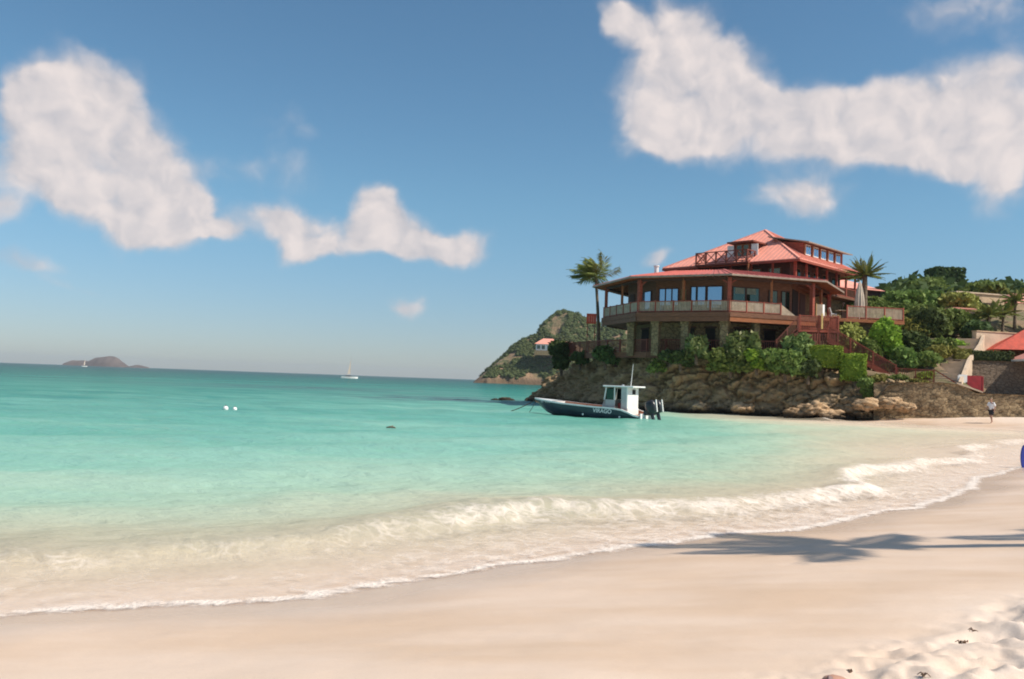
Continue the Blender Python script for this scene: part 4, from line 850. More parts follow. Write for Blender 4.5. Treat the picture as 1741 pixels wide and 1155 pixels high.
def shrub(name, loc, size, mat, label, cat='bush', group=None, leaf=.16, dens=55, seed=1, lumps=7, stem=True, aspect=1.6, flat=0):
    """size = full width x, depth y, height z; loc = base"""
    r = random.Random(seed); w, d, h = size; blobs = [((0, 0, h * .52), (w * .36, d * .36, h * .42))]
    for i in range(lumps):
        a = 2 * math.pi * i / lumps + r.random(); q = .2 + .12 * r.random()
        blobs.append(((math.cos(a) * w * .27, math.sin(a) * d * .27, h * (.30 + .44 * r.random())), (w * q, d * q, h * (.2 + .1 * r.random()))))
    P, N, cores = blob_leaves(blobs, dens * .8, seed)
    P[:, 2] = np.clip(P[:, 2], .02, None)
    o = thing(name, loc, label, cat, group)
    sh = np.clip(nrng.random(len(P)) * .75 + (fbm(P[:, 0] * 1.2, P[:, 1] * 1.2, P[:, 2] * 1.2, 2, seed) - .3) * .6, 0, 1)
    leaf_mesh('crown', P, N, leaf * 1.35, sh, M[mat], o, aspect, cores=cores)
    mb = MB()
    for i in range(3): mb.tube([(.04 * i, 0, -.25), (.1 * (i - 1), .06 * (i - 1), h * .3), (w * .16 * (i - 1), d * .1 * (1 - i), h * .62)], [.05 + .02 * h, .04 + .01 * h, .03], 6)
    mb.build('stem', M['trunk'], o, local=True)
    return o
def hedge(name, loc, size, mat, label, rz=0, dens=130, leaf=.11, seed=1):
    w, d, h = size; o = thing(name, loc, label, 'hedge', None, rz); P, N = [], []
    for ax, (u, v_, k) in enumerate(((d, h, w), (w, h, d), (w, d, h))):
        for s in (-1, 1):
            if ax == 2 and s < 0: continue
            n = int(u * v_ * dens); a, b = (nrng.random(n) - .5) * u, (nrng.random(n) - .5) * v_; c = np.full(n, s * k / 2) - s * nrng.random(n) ** 2 * .15 + (fbm(a * 2.2 + seed, b * 2.2, ax, 3, seed) - .5) * .28
            cols = {0: (c, a, b + h / 2), 1: (a, c, b + h / 2), 2: (a, b, c + h / 2)}[ax]; P.append(np.stack(cols, -1)); nn = np.zeros((n, 3)); nn[:, ax] = s; N.append(nn)
    P, N = np.concatenate(P), np.concatenate(N)
    q = ICO_V / np.abs(ICO_V).max(1, keepdims=True); core = [(q * np.array([w, d, h]) * .46 + np.array([0, 0, h * .48]), ICO_F)]
    sh = np.clip(nrng.random(len(P)) * .8 + (fbm(P[:, 0] * 1.5, P[:, 1] * 1.5, P[:, 2] * 1.5, 2, seed) - .4) * .5, 0, 1)
    leaf_mesh('foliage', P, N, leaf, sh, M[mat], o, 1.4, cores=core)
    MB().tube([(0, 0, -.3), (0, 0, h * .5)], .08, 6).build('stem', M['trunk'], o, local=True); return o
def palm(name, loc, lean, h, n, L, label, wind=(0, 0), r0=.16, seed=1, stiff=1.0, mat='palm_leaf', width=.55):
    r = random.Random(seed); o = thing(name, loc, label, 'palm tree')
    top = Vector((lean[0], lean[1], h)); pts = [Vector((lean[0] * t_ ** 1.8, lean[1] * t_ ** 1.8, h * t_)) for t_ in np.linspace(-.04, 1, 12)]
    pts[0] = Vector((0, 0, -.3))
    mb = MB(); mb.tube(pts, [r0 * (1.35 - .55 * t_) * (1 + .06 * (i % 2)) for i, t_ in enumerate(np.linspace(0, 1, 12))], 9); mb.build('trunk', M['trunk'], o, local=True, smooth=True)
    for k in range(n):
        az_ = 2 * math.pi * (k * .382 + .1 * r.random()); e0 = R(70 - 85 * (k / n) ** .9) ; d = Vector((math.cos(az_) * math.cos(e0), math.sin(az_) * math.cos(e0), math.sin(e0)))
        p = top.copy(); ln = L * (.8 + .35 * r.random()); steps = 13; rach = [p.copy()]
        for s in range(steps):
            f = s / steps; d = (d + Vector((wind[0], wind[1], -.16 / stiff * (1 + f))) * (.13 + .4 * f) * .55).normalized(); p = p + d * (ln / steps); rach.append(p.copy())
        vs, fs, sh = [], [], []
        mb = MB(); mb.tube(rach, [.028 * (1 - .8 * i / steps) + .004 for i in range(len(rach))], 4, False)
        for i in range(1, len(rach)):
            for sub in (0, .33, .66):
                c = lerp(rach[i - 1], rach[i], sub); f = (i - 1 + sub) / steps
                if f < .1: continue
                dd = (rach[i] - rach[i - 1]).normalized(); side = dd.cross(Vector((0, 0, 1))); side = side.normalized() if side.length > .05 else Vector((1, 0, 0)); upv = side.cross(dd)
                wl_ = width * math.sin(min(1, .12 + f * 1.05) * math.pi) ** .6 * (.85 + .3 * r.random()) * (L / 2.6) ** .6
                for sg_ in (-1, 1):
                    tip = c + (side * sg_ * .8 + dd * .55 + upv * (-.28 - .3 * r.random()) + Vector((wind[0], wind[1], 0)) * .5).normalized() * wl_; mid = lerp(c, tip, .45) + upv * .03; wd = dd * .05
                    mb.add([c - wd * .6, mid - wd, tip, mid + wd], [(0, 1, 2, 3)])
        fo_ = mb.build('frond', M[mat], o, local=True); a = fo_.data.attributes.new('shade', 'FLOAT', 'POINT'); base = r.random() * .5 + (.25 if k < n * .6 else 0); a.data.foreach_set('value', np.clip(nrng.random(len(fo_.data.vertices)) * .3 + base, 0, 1).astype(np.float32))
    return o
# --- along the cliff top
hedge('clipped_hedge', (24.6, 69.75, 4.0), (2.9, 1.2, 1.75), 'leaf_bright', 'bright green box clipped hedge on the cliff top below the entrance stair', R(-18), seed=2)
hedge('clipped_hedge', (26.7, 68.9, 3.0), (1.9, 1.2, 2.15), 'leaf_bright', 'lower bright green clipped hedge at the foot of the garden stair', R(-16), seed=3)
GC = 'bushes spilling over the cliff top'
for i, (x, y, z, w, d, h, m, lb, lf_) in enumerate([
    (21.6, 69.6, 3.0, 4.4, 2.0, 2.5, 'leaf_mid', 'large rounded mid green bush spilling over the cliff beside the clipped hedge', .2),
    (17.6, 70.9, 3.2, 4.4, 1.8, 2.1, 'leaf_mid', 'wide dark green bush over the cliff below the flowering trees', .2),
    (13.9, 72.6, 3.6, 3.4, 1.5, 1.6, 'leaf_dark', 'low dark bush on the cliff under the middle of the terrace', .16),
    (23.3, 69.3, 2.9, 2.2, 1.5, 1.8, 'leaf_dark', 'dark bush between the big round bush and the clipped hedge', .18),
    (19.5, 70.2, 3.5, 1.9, 1.3, 1.9, 'leaf_bright', 'small bright bush between two larger cliff bushes', .16),
    (5.0, 88.2, 3.0, 2.6, 2.2, 3.6, 'leaf_dark', 'tall dark bush at the far end of the terrace', .2),
    (8.4, 79.0, 3.7, 2.5, 1.6, 1.9, 'leaf_dark', 'dark bush under the bend of the terrace railing', .18),
    (6.6, 84.5, 3.6, 1.8, 1.5, 1.6, 'leaf_dark', 'small dark bush below the red sign board', .16),
    (12.2, 73.9, 3.0, 1.6, 1.0, 1.5, 'leaf_mid', 'small green tuft hanging on the rock under the terrace', .15)]):
    shrub('cliff_bush', (x, y, z), (w, d, h), m, lb, 'bush', GC, lf_, 60, 20 + i)
for i, (x, y, z, w, h, lb) in enumerate([(15.0, 71.7, 4.2, 1.9, 2.3, 'small pale leaved tree before the terrace pillars'), (18.6, 71.0, 4.1, 3.2, 2.9, 'spreading pale leaved tree before the terrace right of the pillars'), (22.6, 70.0, 4.0, 2.2, 2.9, 'pale leaved tree at the foot of the entrance stair')]):
    shrub('plumeria_tree', (x, y, z), (w, 1.6, h), 'leaf_flower', lb, 'tree', 'pale leaved trees on the cliff top', .26, 16, 40 + i, 8, aspect=1.9)
# --- hillside garden
GG = 'bushes in the hillside garden'
for i, (x, y, w, d, h, m, lb, lf_) in enumerate([
    (30.4, 72.0, 3.0, 2.4, 4.3, 'leaf_bright', 'tall rounded bright green bush below the sun deck', .17),
    (27.3, 71.7, 2.9, 1.8, 3.7, 'leaf_yellow', 'yellow green bush beside the entrance landing', .18),
    (28.7, 71.0, 2.2, 1.6, 2.6, 'leaf_mid', 'dark leafy bush between the yellow bush and the rounded bush', .2),
    (31.6, 70.9, 2.0, 1.5, 1.9, 'leaf_mid', 'broad leaved plant below the rounded bush', .24),
    (30.4, 70.2, 1.6, 1.0, .9, 'leaf_dark', 'low creeping plant beside the garden stair', .2),
    (33.4, 71.0, 2.0, 1.4, 1.5, 'leaf_mid', 'leafy plant halfway up the earth slope', .22),
    (35.0, 72.6, 2.0, 1.5, 1.4, 'leaf_yellow', 'yellowish plant beside the stepped path', .2),
    (32.4, 69.2, 1.6, .9, .7, 'leaf_bright', 'low green cushion plant at the bottom of the garden stair', .14),
    (33.6, 73.6, 2.6, 1.8, 2.4, 'leaf_dark', 'dark shrub right of the sun deck corner', .2),
    (39.0, 77.4, 2.8, 2.2, 2.4, 'leaf_bright', 'rounded green bush at the bend of the stepped path', .16),
    (36.6, 75.4, 2.6, 2, 2.4, 'leaf_mid', 'leafy bush left of the stepped path', .2),
    (37.4, 79.6, 3.2, 2.4, 3.0, 'leaf_dark', 'dark glossy shrub above the stepped path', .22)]):
    shrub('garden_bush', (x, y, float(hill_z(np.array([x]), np.array([y]))[0]) - .1), (w, d, h), m, lb, 'bush', GG, lf_, 60, 60 + i)
GT = 'garden trees behind the sun deck'
for i, (x, y, w, d, h, m, lb, lf_) in enumerate([
    (38.8, 82.0, 4.4, 4, 5.2, 'leaf_mid', 'broad leafy tree above the garden with gaps in its crown', .26),
    (41.6, 83.0, 3.8, 3.4, 4.6, 'leaf_mid', 'leafy tree beside the garden hut', .25),
    (42.4, 80.2, 2.6, 2.4, 3.0, 'leaf_dark', 'small dark tree in front of the garden hut', .22),
    (44.9, 88.0, 4.2, 4, 4.2, 'leaf_yellow', 'yellow green tree before the tan building', .24),
    (36.0, 80.0, 3.4, 3, 4.0, 'leaf_yellow', 'pale green tree at the corner of the sun deck', .24),
    (34.8, 86.5, 4.0, 3, 3.4, 'leaf_mid', 'bushy tree right of the date palm', .22),
    (39.4, 89.0, 4.6, 3, 3.6, 'leaf_mid', 'wide bushy tree on the skyline behind the garden', .24),
    (43.0, 92.5, 4.6, 3, 4.0, 'leaf_mid', 'rounded tree on the skyline left of the tan building', .26),
    (47.4, 90.8, 3.0, 2.5, 2.6, 'leaf_dark', 'low dark tree in front of the tan building', .22),
    (33.8, 79.5, 2.4, 2, 3.4, 'leaf_mid', 'leafy bush rising behind the deck railing', .2),
    (56.5, 106, 6, 5, 5, 'leaf_mid', 'large green tree behind the tan building roof', .32),
    (51.5, 110, 6.5, 5, 5.4, 'leaf_mid', 'spreading tree on the slope behind the tan building', .32),
    (62, 115, 7, 5, 5, 'leaf_dark', 'dark tree behind the hillside cottage', .34)]):
    shrub('garden_tree', (x, y, float(hill_z(np.array([x]), np.array([y]))[0]) - .1), (w, d, h * .64), m, lb, 'tree', GT, lf_, 34, 90 + i, 9)
hedge('deck_hedge', (36.2, 83.6, 8.6), (6.6, 1.8, 2.1), 'leaf_mid', 'long leafy hedge behind the sun deck', R(14), 70, .18, 5)
hedge('terrace_hedge', (39.6, 73.0, 4.95), (3.6, .9, 1.0), 'leaf_dark', 'dark hedge on top of the terrace wall', 0, 110, .13, 6)
hedge('terrace_hedge', (37.2, 72.9, 4.95), (1.3, .9, 1.1), 'leaf_yellow', 'yellow green end bush of the hedge on the terrace wall', 0, 110, .13, 7)
hedge('square_tree', (68.6, 140, 17.0), (4.6, 4, 5.4), 'leaf_dark', 'square clipped dark tree standing on the skyline', 0, 45, .3, 8)
for i, (x, y, w, h, m, lb) in enumerate([(27.3, 67.3, 2.0, 1.9, 'leaf_mid', 'leafy bush filling the gap between clipped hedge and sea wall'), (28.2, 67.6, 1.8, .8, 'leaf_yellow', 'low dry yellowish bush on the wall top beside the clipped hedge'), (29.6, 67.5, 1.5, .6, 'leaf_mid', 'low green plant on the sea wall top below the stair'), (31.2, 67.2, 1.4, .5, 'leaf_yellow', 'tuft of dry grass on the sea wall top')]):
    shrub('wall_plant', (x, y, float(hill_z(np.array([x]), np.array([y]))[0]) - .1), (w, .9, h), m, lb, 'plant', None, .14, 60, 150 + i)
# --- palms
palm('coconut_palm', (8.5, 86, 4.0), (-.55, 0, 0), 8.6, 22, 2.9, 'wind blown coconut palm at the hotel corner', (-.85, -.1), .15, 4, 1.0, width=1.0)
palm('date_palm', (31.9, 80, 8.2), (.05, 0, 0), 4.7, 26, 2.3, 'date palm with a round crown behind the furled parasol', (0, 0), .26, 6, 1.6, width=.42)
for i, (x, y, h, lb) in enumerate([(44.4, 82.2, 3.0, 'short palm beside the garden hut door'), (46.4, 83.4, 3.2, 'short bushy palm above the tan retaining wall'), (48.7, 85.4, 3.4, 'bushy palm farther along the retaining wall'), (50.8, 84.2, 3.0, 'palm at the end of the retaining wall behind the red canopy')]):
    palm('garden_palm', (x, y, float(hill_z(np.array([x]), np.array([y]))[0])), (.1, 0), h - .6, 18, 1.9, lb, (-.1, 0), .12, 30 + i, .8, width=.5)
# beach palms standing on the dry sand to the right; their shadows fall across the wet sand
palm('beach_palm', (13.1, 9.0, 1.05), (-2.5, -.2), 6.4, 10, 2.0, 'leaning coconut palm on the dry sand beside the bay', (-.35, 0), .15, 11, 1.0, width=.6)
palm('beach_palm', (17.2, 8.6, 1.2), (-2.2, -.2), 7.0, 11, 2.1, 'taller coconut palm behind the leaning one on the sand', (-.35, 0), .15, 12, 1.0, width=.6)
# --- far scrub and wood, one mass each
def scatter(name, X, Y, Z, rad, per, leaf, mat, label, jit=.8):
    n = len(X); d = nrng.normal(size=(n, per, 3)); d /= np.linalg.norm(d, axis=2, keepdims=True); d[:, :, 2] = np.abs(d[:, :, 2]) * 1.0
    P = np.stack([X, Y, Z], -1)[:, None, :] + d * (rad[:, None, None] * np.array([1, 1, .85])) * (.75 + .3 * nrng.random((n, per, 1)))
    sh = np.clip(nrng.random((n, per)) * .45 + nrng.random((n, 1)) * .55, 0, 1)
    core = [(np.array([x, y, z]) + ICO_V * r * np.array([.78, .78, .62]), ICO_F) for x, y, z, r in zip(X, Y, Z, rad)]
    o = leaf_mesh(name, P.reshape(-1, 3), d.reshape(-1, 3), leaf * np.repeat(rad, per), sh.ravel(), M[mat], None, 1.5, jit, core); return tag(o, label, None, kind='stuff')
n = 5200; X = nrng.uniform(-26, 75, n); Y = nrng.uniform(546, 615, n); zz_ = head_z(X, Y); cover = fbm(X * .07, Y * .07, 0, 4, 77)
rocky = np.exp(-((X - 32) / 9) ** 2 - ((zz_ - 42) / 7) ** 2) * .35 + np.exp(-((zz_ - 3) / 5) ** 2) * .25 + np.exp(-((X - 29) / 10) ** 2 - ((zz_ - 37) / 5) ** 2) * .1
ok = (cover - rocky > .36) & (zz_ > 3.5) & ~((X > 12) & (X < 41) & (Y > 556) & (Y < 572) & (zz_ > 17))
far_m = 'leaf_far'; M['leaf_far'] = leafmat('leaf_far', (.085, .10, .04), (.13, .15, .055), (.17, .185, .075))
scatter('headland_scrub', X[ok], Y[ok], zz_[ok] + .2, nrng.uniform(.8, 2.2, ok.sum()), 22, .30, 'leaf_far', 'dense green scrub covering the far headland')
n = 1500; Y = nrng.uniform(94, 250, n); X = Y * nrng.uniform(.385, .68, n); zz_ = hill_z(X, Y)
ok = ~((X > 45) & (X < 63) & (Y < 106)) & ~((X > 62) & (X < 75) & (Y > 132) & (Y < 146))
scatter('hillside_wood', X[ok], Y[ok], zz_[ok] + .6, nrng.uniform(1.3, 2.6, ok.sum()) * (.75 + Y[ok] / 300), 26, .30, 'leaf_dark', 'dark wood covering the hill behind the hotel')
# ================================================================ boats
M['navy'] = plain('navy_hull', (.028, .045, .062), .32, .2, 2, 0, .5); M['gel_white'] = plain('white_gelcoat', (.80, .80, .77), .3, .05, 2, 0, .5); M['boat_deck'] = plain('boat_deck', (.50, .24, .14), .7, .2, 3)
M['black_plastic'] = plain('black_plastic', (.022, .024, .028), .35, .2, 3, 0, .5); M['metal'] = plain('metal', (.55, .55, .52), .35, .1, 5, 0, .5, .6); M['rope'] = plain('rope', (.10, .095, .075), .9, .3, 8)
M['pale_grey'] = plain('pale_grey', (.45, .46, .45), .5, .08); M['dark_red_seat'] = plain('dark_red_seat', (.25, .03, .025), .6)
bt = thing('motor_boat', (8.53, 54.94, 0), 'dark navy open motor boat with white wheelhouse moored in the bay', 'boat', None, R(145.3))
st_x = [0, .35, .75, 1.2, 1.8, 3, 4.3, 5.5, 6.5, 7.3, 7.9, 8.3]
hb = np.interp(st_x, [0, 1.8, 4.3, 5.5, 6.5, 7.3, 7.9, 8.3], [1.12, 1.2, 1.2, 1.12, .93, .63, .30, .03])
shz = np.interp(st_x, [0, .35, .75, 1.2, 1.8, 3, 5.5, 8.3], [.2, .26, .42, .56, .63, .66, .78, 1.0])
chb = hb * np.interp(st_x, [0, 4, 7, 8.3], [.92, .86, .62, .3]); chz = np.interp(st_x, [0, 4.5, 6.5, 7.6, 8.3], [.02, .04, .22, .5, .9]); kz = np.interp(st_x, [0, 5, 6.4, 7.2, 7.9, 8.3], [-.35, -.38, -.22, .05, .5, .93])
def ring(i): return [(st_x[i], hb[i], shz[i]), (st_x[i], hb[i] * .6 + chb[i] * .4 + .012, shz[i] * .55 + chz[i] * .45), (st_x[i], chb[i], chz[i]), (st_x[i], 0, kz[i]), (st_x[i], -chb[i], chz[i]), (st_x[i], -(hb[i] * .6 + chb[i] * .4 + .012), shz[i] * .55 + chz[i] * .45), (st_x[i], -hb[i], shz[i])]
mb = MB(); n = len(st_x); mb.add([p for i in range(n) for p in ring(i)], [(i * 7 + j, i * 7 + j + 1, (i + 1) * 7 + j + 1, (i + 1) * 7 + j) for i in range(n - 1) for j in range(6)] + [tuple(range(6, -1, -1))])
hull = mb.build('hull', M['navy'], bt, local=True, smooth=False)
for p in hull.data.polygons: p.use_smooth = len(p.vertices) == 4
for s in (1, -1):                                 # white gunwale and inner side
    mb = MB(); vs = []
    for i in range(n): y0, y1 = hb[i] + .025, max(hb[i] - .14, .0); vs += [(st_x[i], s * y0, shz[i] - .07), (st_x[i], s * y0, shz[i] + .025), (st_x[i], s * y1, shz[i] + .025), (st_x[i], s * y1, min(float(np.interp(st_x[i], [0, 4.3, 5.5, 6.5], [.2, .26, .5, .7])), shz[i] - .02))]
    mb.add(vs, [(i * 4 + j, i * 4 + j + 1, i * 4 + j + 5, i * 4 + j + 4) if s < 0 else (i * 4 + j + 4, i * 4 + j + 5, i * 4 + j + 1, i * 4 + j) for i in range(n - 1) for j in range(3)]); mb.mi = [0, 0, 1] * (n - 1)
    mb.build('gunwale', [M['gel_white'], M['boat_deck']], bt, local=True)
mb = MB(); vs = [(st_x[i], s_ * min(hb[i] - .16, chb[i] + .01), float(np.interp(st_x[i], [0, 4.3, 5.5, 6.5], [.2, .22, .30, .40]))) for i in range(9) for s_ in (1, -1)]
mb.add(vs, [(2 * i, 2 * i + 1, 2 * i + 3, 2 * i + 2) for i in range(8)]); mb.build('deck', M['boat_deck'], bt, local=True)
mb = MB(); idx = [i for i in range(n) if st_x[i] >= 6.4]; vs = [(st_x[i], y, shz[i] + .03) for i in idx for y in (max(hb[i] - .13, .02), -max(hb[i] - .13, .02))]
mb.add(vs, [(2 * i, 2 * i + 1, 2 * i + 3, 2 * i + 2) for i in range(len(idx) - 1)]); mb.add([(6.4, .55, .4), (6.4, -.55, .4), (6.4, -.8, .86), (6.4, .8, .86)], [(0, 1, 2, 3)]); mb.build('foredeck', M['gel_white'], bt, local=True)
MB().box((-.04, 0, .16), (.1, 2.0, .42)).build('transom', M['gel_white'], bt, local=True, bevel=.03)
for x, y in ((3.0, .55), (4.6, -.3)): MB().box((x, y, .42), (.9, .55, .38)).build('locker', M['boat_deck'], bt, local=True, bevel=.03)
MB().box((5.5, 0, .45), (.3, 1.9, .08)).build('thwart', M['boat_deck'], bt, local=True)
# wheelhouse
cabin = MB().box((1.02, 0, 1.28), (.08, 1.5, 1.3)).build('aft_wall', M['gel_white'], bt, local=True, bevel=.015)
MB().box((.97, -.1, 1.66), (.03, .42, .3)).build('window', M['interior_shade'], cabin, local=True)
MB().box((1.0, 0, .44), (.1, 1.5, .4)).build('aft_locker', M['gel_white'], bt, local=True)
for s in (1, -1):
    y = s * .72
    MB().box((1.24, y, 1.08), (.36, .06, 1.7)).build('side_pillar', M['pale_grey'], bt, local=True); MB().box((2.2, y, .68), (.7, .06, .92)).build('side_panel', M['pale_grey'], bt, local=True)  # shade on the white wheelhouse sides painted in as grey
    MB().box((1.9, y, 1.52), (.07, .06, .78)).build('door_post', M['gel_white'], bt, local=True); MB().beam((2.62, y, 1.12), (2.5, y, 1.9), .06, .07).build('front_pillar', M['gel_white'], bt, local=True)
    MB().box((2.22, y, 1.5), (.5, .02, .66)).build('side_glass', M['dark_glass'], bt, local=True)
MB().add([(2.62, .7, 1.12), (2.62, -.7, 1.12), (2.5, -.7, 1.88), (2.5, .7, 1.88), (2.6, .7, 1.12), (2.6, -.7, 1.12), (2.48, -.7, 1.88), (2.48, .7, 1.88)], [(0, 1, 2, 3), (7, 6, 5, 4), (0, 4, 5, 1), (3, 2, 6, 7), (0, 3, 7, 4), (1, 5, 6, 2)]).build('windscreen', M['dark_glass'], bt, local=True)
MB().add([(2.55, .7, .24), (2.55, -.7, .24), (2.63, -.7, 1.1), (2.63, .7, 1.1), (3.0, .6, .24), (3.0, -.6, .24), (2.75, -.6, .95), (2.75, .6, .95)], [(4, 5, 6, 7), (3, 7, 6, 2), (0, 4, 7, 3), (1, 2, 6, 5)]).build('console_front', M['pale_grey'], bt, local=True)
MB().box((1.62, 0, 1.985), (2.15, 1.72, .1)).build('cabin_roof', M['gel_white'], bt, local=True, bevel=.035)
MB().box((1.55, .1, .7), (.4, .9, .5)).build('seat', M['dark_red_seat'], bt, local=True, bevel=.04)
MB().tube([(1.05, .2, 2.0), (.93, .2, 3.42)], [.028, .014], 6).build('antenna', M['gel_white'], bt, local=True); MB().lathe([(0, 0), (.09, 0), (.08, .08), (0, .1)], (1.7, 0, 2.03), 10).build('lamp', M['metal'], bt, local=True)
for s in (.42, -.42):                             # twin outboards
    tl_ = Matrix.Rotation(R(16), 3, 'Y')
    mb = MB(); prof = [(-.30, .26, .20), (-.2, .33, .24), (.15, .36, .25), (.38, .30, .22), (.5, .16, .14)]; vs = []
    for z, a, b in prof:
        for k in range(14):
            c_, s_ = math.cos(2 * math.pi * k / 14), math.sin(2 * math.pi * k / 14); vs.append(tl_ @ Vector((abs(c_) ** .6 * math.copysign(a, c_), abs(s_) ** .6 * math.copysign(b, s_), z)) + Vector((-.52, s, .72)))
    mb.add(vs, [(i * 14 + k, i * 14 + (k + 1) % 14, (i + 1) * 14 + (k + 1) % 14, (i + 1) * 14 + k) for i in range(4) for k in range(14)] + [tuple(range(13, -1, -1)), tuple(range(56, 70))])
    ob = mb.build('outboard_motor', M['black_plastic'], bt, local=True, smooth=True)
    MB().box(tl_ @ Vector((-.35, 0, .08)) + Vector((-.53, s, .72)), (.05, .10, .75), rot=tl_ @ Matrix.Rotation(R(-8), 3, 'Y')).build('stripe', M['gel_white'], ob, local=True)
    MB().tube([(-.52, s, .5), (-.72, s, -.15), (-.8, s, -.5)], [.13, .1, .07], 8).build('motor_leg', M['black_plastic'], ob, local=True); MB().box((-.2, s, .42), (.3, .3, .3)).build('clamp', M['black_plastic'], ob, local=True)
def text_part(txt, size, mat, parent, mtx, name='lettering'):
    cu = bpy.data.curves.new(name, 'FONT'); cu.body = txt; cu.size = size; cu.extrude = .004; cu.align_x = 'CENTER'; cu.offset = .006
    to = bpy.data.objects.new('tmp', cu); C.objects.link(to); dg = bpy.context.evaluated_depsgraph_get(); me = bpy.data.meshes.new_from_object(to.evaluated_get(dg)); bpy.data.objects.remove(to)
    me.name = name; me.materials.clear(); me.materials.append(mat); o = link(name, me, parent); o.matrix_local = mtx; return o
tilt = Matrix.Rotation(R(9), 4, 'X')
text_part('VIRAGO', .36, M['gel_white'], bt, Matrix.Translation((2.5, 1.205, .30)) @ Matrix(((-1, 0, 0, 0), (0, 0, 1, 0), (0, 1, 0, 0), (0, 0, 0, 1))) @ Matrix.Rotation(R(-6), 4, 'X') @ Matrix.Rotation(R(-1.5), 4, 'Z'))
for k, x in enumerate((7.45, 7.3, 7.0, 6.82, 6.64)):
    y = float(np.interp(x, st_x, hb)) * .93 + .015; MB().box((x, y, .78), (.1, .02, .09), math.atan2(-.55, 1.0)).build('bow_marking', M['pale_grey'], bt, local=True)
for x, z in ((3.9, .14), (1.3, .1)): MB().lathe([(0, 0), (.06, 0), (.06, .05), (0, .05)], (0, 0, 0), 10).build('drain_fitting', M['gel_white'], bt, local=True).matrix_local = Matrix.Translation((x, float(np.interp(x, st_x, hb)) * .94, z)) @ Matrix.Rotation(R(-90), 4, 'X')
bow = bt.matrix_basis @ Vector((8.25, 0, .93)) if False else (Matrix.Translation(bt.location) @ Matrix.Rotation(R(145.3), 4, 'Z')) @ Vector((8.22, 0, .9))
def rope(name, a, b, sag, rad, label):
    a, b = Vector(a), Vector(b); pts = [lerp(a, b, t_) - Vector((0, 0, sag * math.sin(math.pi * t_))) for t_ in np.linspace(0, 1, 12)]
    o = MB().tube(pts, rad, 6).build(name, M['rope'], None, loc=tuple(a)); return tag(o, label, 'rope')
rope('mooring_rope', bow, (-.5, 60.2, -.15), .12, .03, 'dark mooring rope running from the bow into the water')
rope('mooring_rope', bow - Vector((0, .05, .1)), (1.25, 60.0, -.15), .03, .02, 'thin second line dropping steeply from the bow')
def sailboat(loc, s, rz, label):
    o = thing('sailing_boat', loc, label, 'sailboat', None, rz); o.scale = (s, s, s); xs = [-5, -3, 0, 3, 5.2]; hbm = [1.2, 1.6, 1.7, 1.1, .05]
    mb = MB(); mb.add([p for x, b in zip(xs, hbm) for p in ((x, b, 1.1), (x, b * .7, -.3), (x, -b * .7, -.3), (x, -b, 1.1))], [(i * 4 + j, i * 4 + j + 1, i * 4 + j + 5, i * 4 + j + 4) for i in range(4) for j in range(3)] + [(3, 2, 1, 0)] + [(i * 4 + 3, i * 4, i * 4 + 4, i * 4 + 7) for i in range(4)]); mb.build('hull', M['gel_white'], o, local=True)
    MB().box((-.8, 0, 1.4), (3.6, 1.9, .7)).build('cabin', M['black_plastic'], o, local=True, bevel=.1); MB().tube([(.6, 0, 1), (.6, 0, 14)], [.12, .08], 6).build('mast', M['pale_grey'], o, local=True); MB().tube([(.6, 0, 2.4), (-4.2, .3, 2.4)], .09, 6).build('boom', M['pale_grey'], o, local=True)
    MB().add([(.5, 0, 2.6), (-1.3, .25, 2.6), (.45, 0, 11.5), (.5, .06, 2.6), (-1.3, .31, 2.6), (.45, .06, 11.5)], [(0, 1, 2), (5, 4, 3), (0, 3, 4, 1), (1, 4, 5, 2), (2, 5, 3, 0)]).build('sail', M['canvas'], o, local=True)
    return o
sailboat((-98.5, 540, 0), 1.0, R(20), 'white sailing boat with tall mast far out on the bay'); so2 = sailboat((-675.6, 1400, 0), 1.05, R(70), 'tiny distant sailing boat before the horizon islands')
# ================================================================ small things
def buoy(loc, s, label):
    o = thing('mooring_buoy', loc, label, 'buoy', 'white buoys floating in the bay'); MB().lathe([(0, -.2), (.12, -.18), (.19, -.06), (.2, .04), (.16, .14), (.06, .2), (0, .21)], (0, 0, 0), 16).build('float', M['gel_white'], o, local=True, smooth=True); MB().lathe([(.02, 0), (.05, .02), (.05, .07), (.0, .08)], (0, 0, .2), 8).build('ring', M['black_plastic'], o, local=True); o.scale = (s, s, s); return o
buoy((-15.61, 48.7, .0), .72, 'round white buoy floating left of its twin'); buoy((-15.0, 48.35, .0), .6, 'smaller white buoy beside the round one')
dw = thing('driftwood', (-4.85, 36.5, 0), 'small dark brown driftwood floating alone in the bay', 'driftwood'); MB().tube([(-.2, 0, -.01), (-.05, .03, .02), (.12, 0, .01), (.2, -.05, -.02)], [.02, .04, .035, .015], 7).build('log', M['trunk'], dw, local=True, smooth=True); MB().tube([(0, 0, .03), (.08, .06, .09)], [.025, .01], 5).build('twig', M['trunk'], dw, local=True)
M['skin'] = plain('skin', (.42, .23, .16), .5, .1, 6); M['shirt'] = plain('white_shirt', (.78, .78, .80), .85, .06, 4); M['shorts'] = plain('dark_shorts', (.025, .025, .03), .85); M['hair'] = plain('hair', (.30, .22, .13), .8, .3, 30); M['nail'] = plain('nail', (.22, .15, .14), .7); M['blue_board'] = plain('blue_board', (.03, .05, .32), .45, .1, 3)
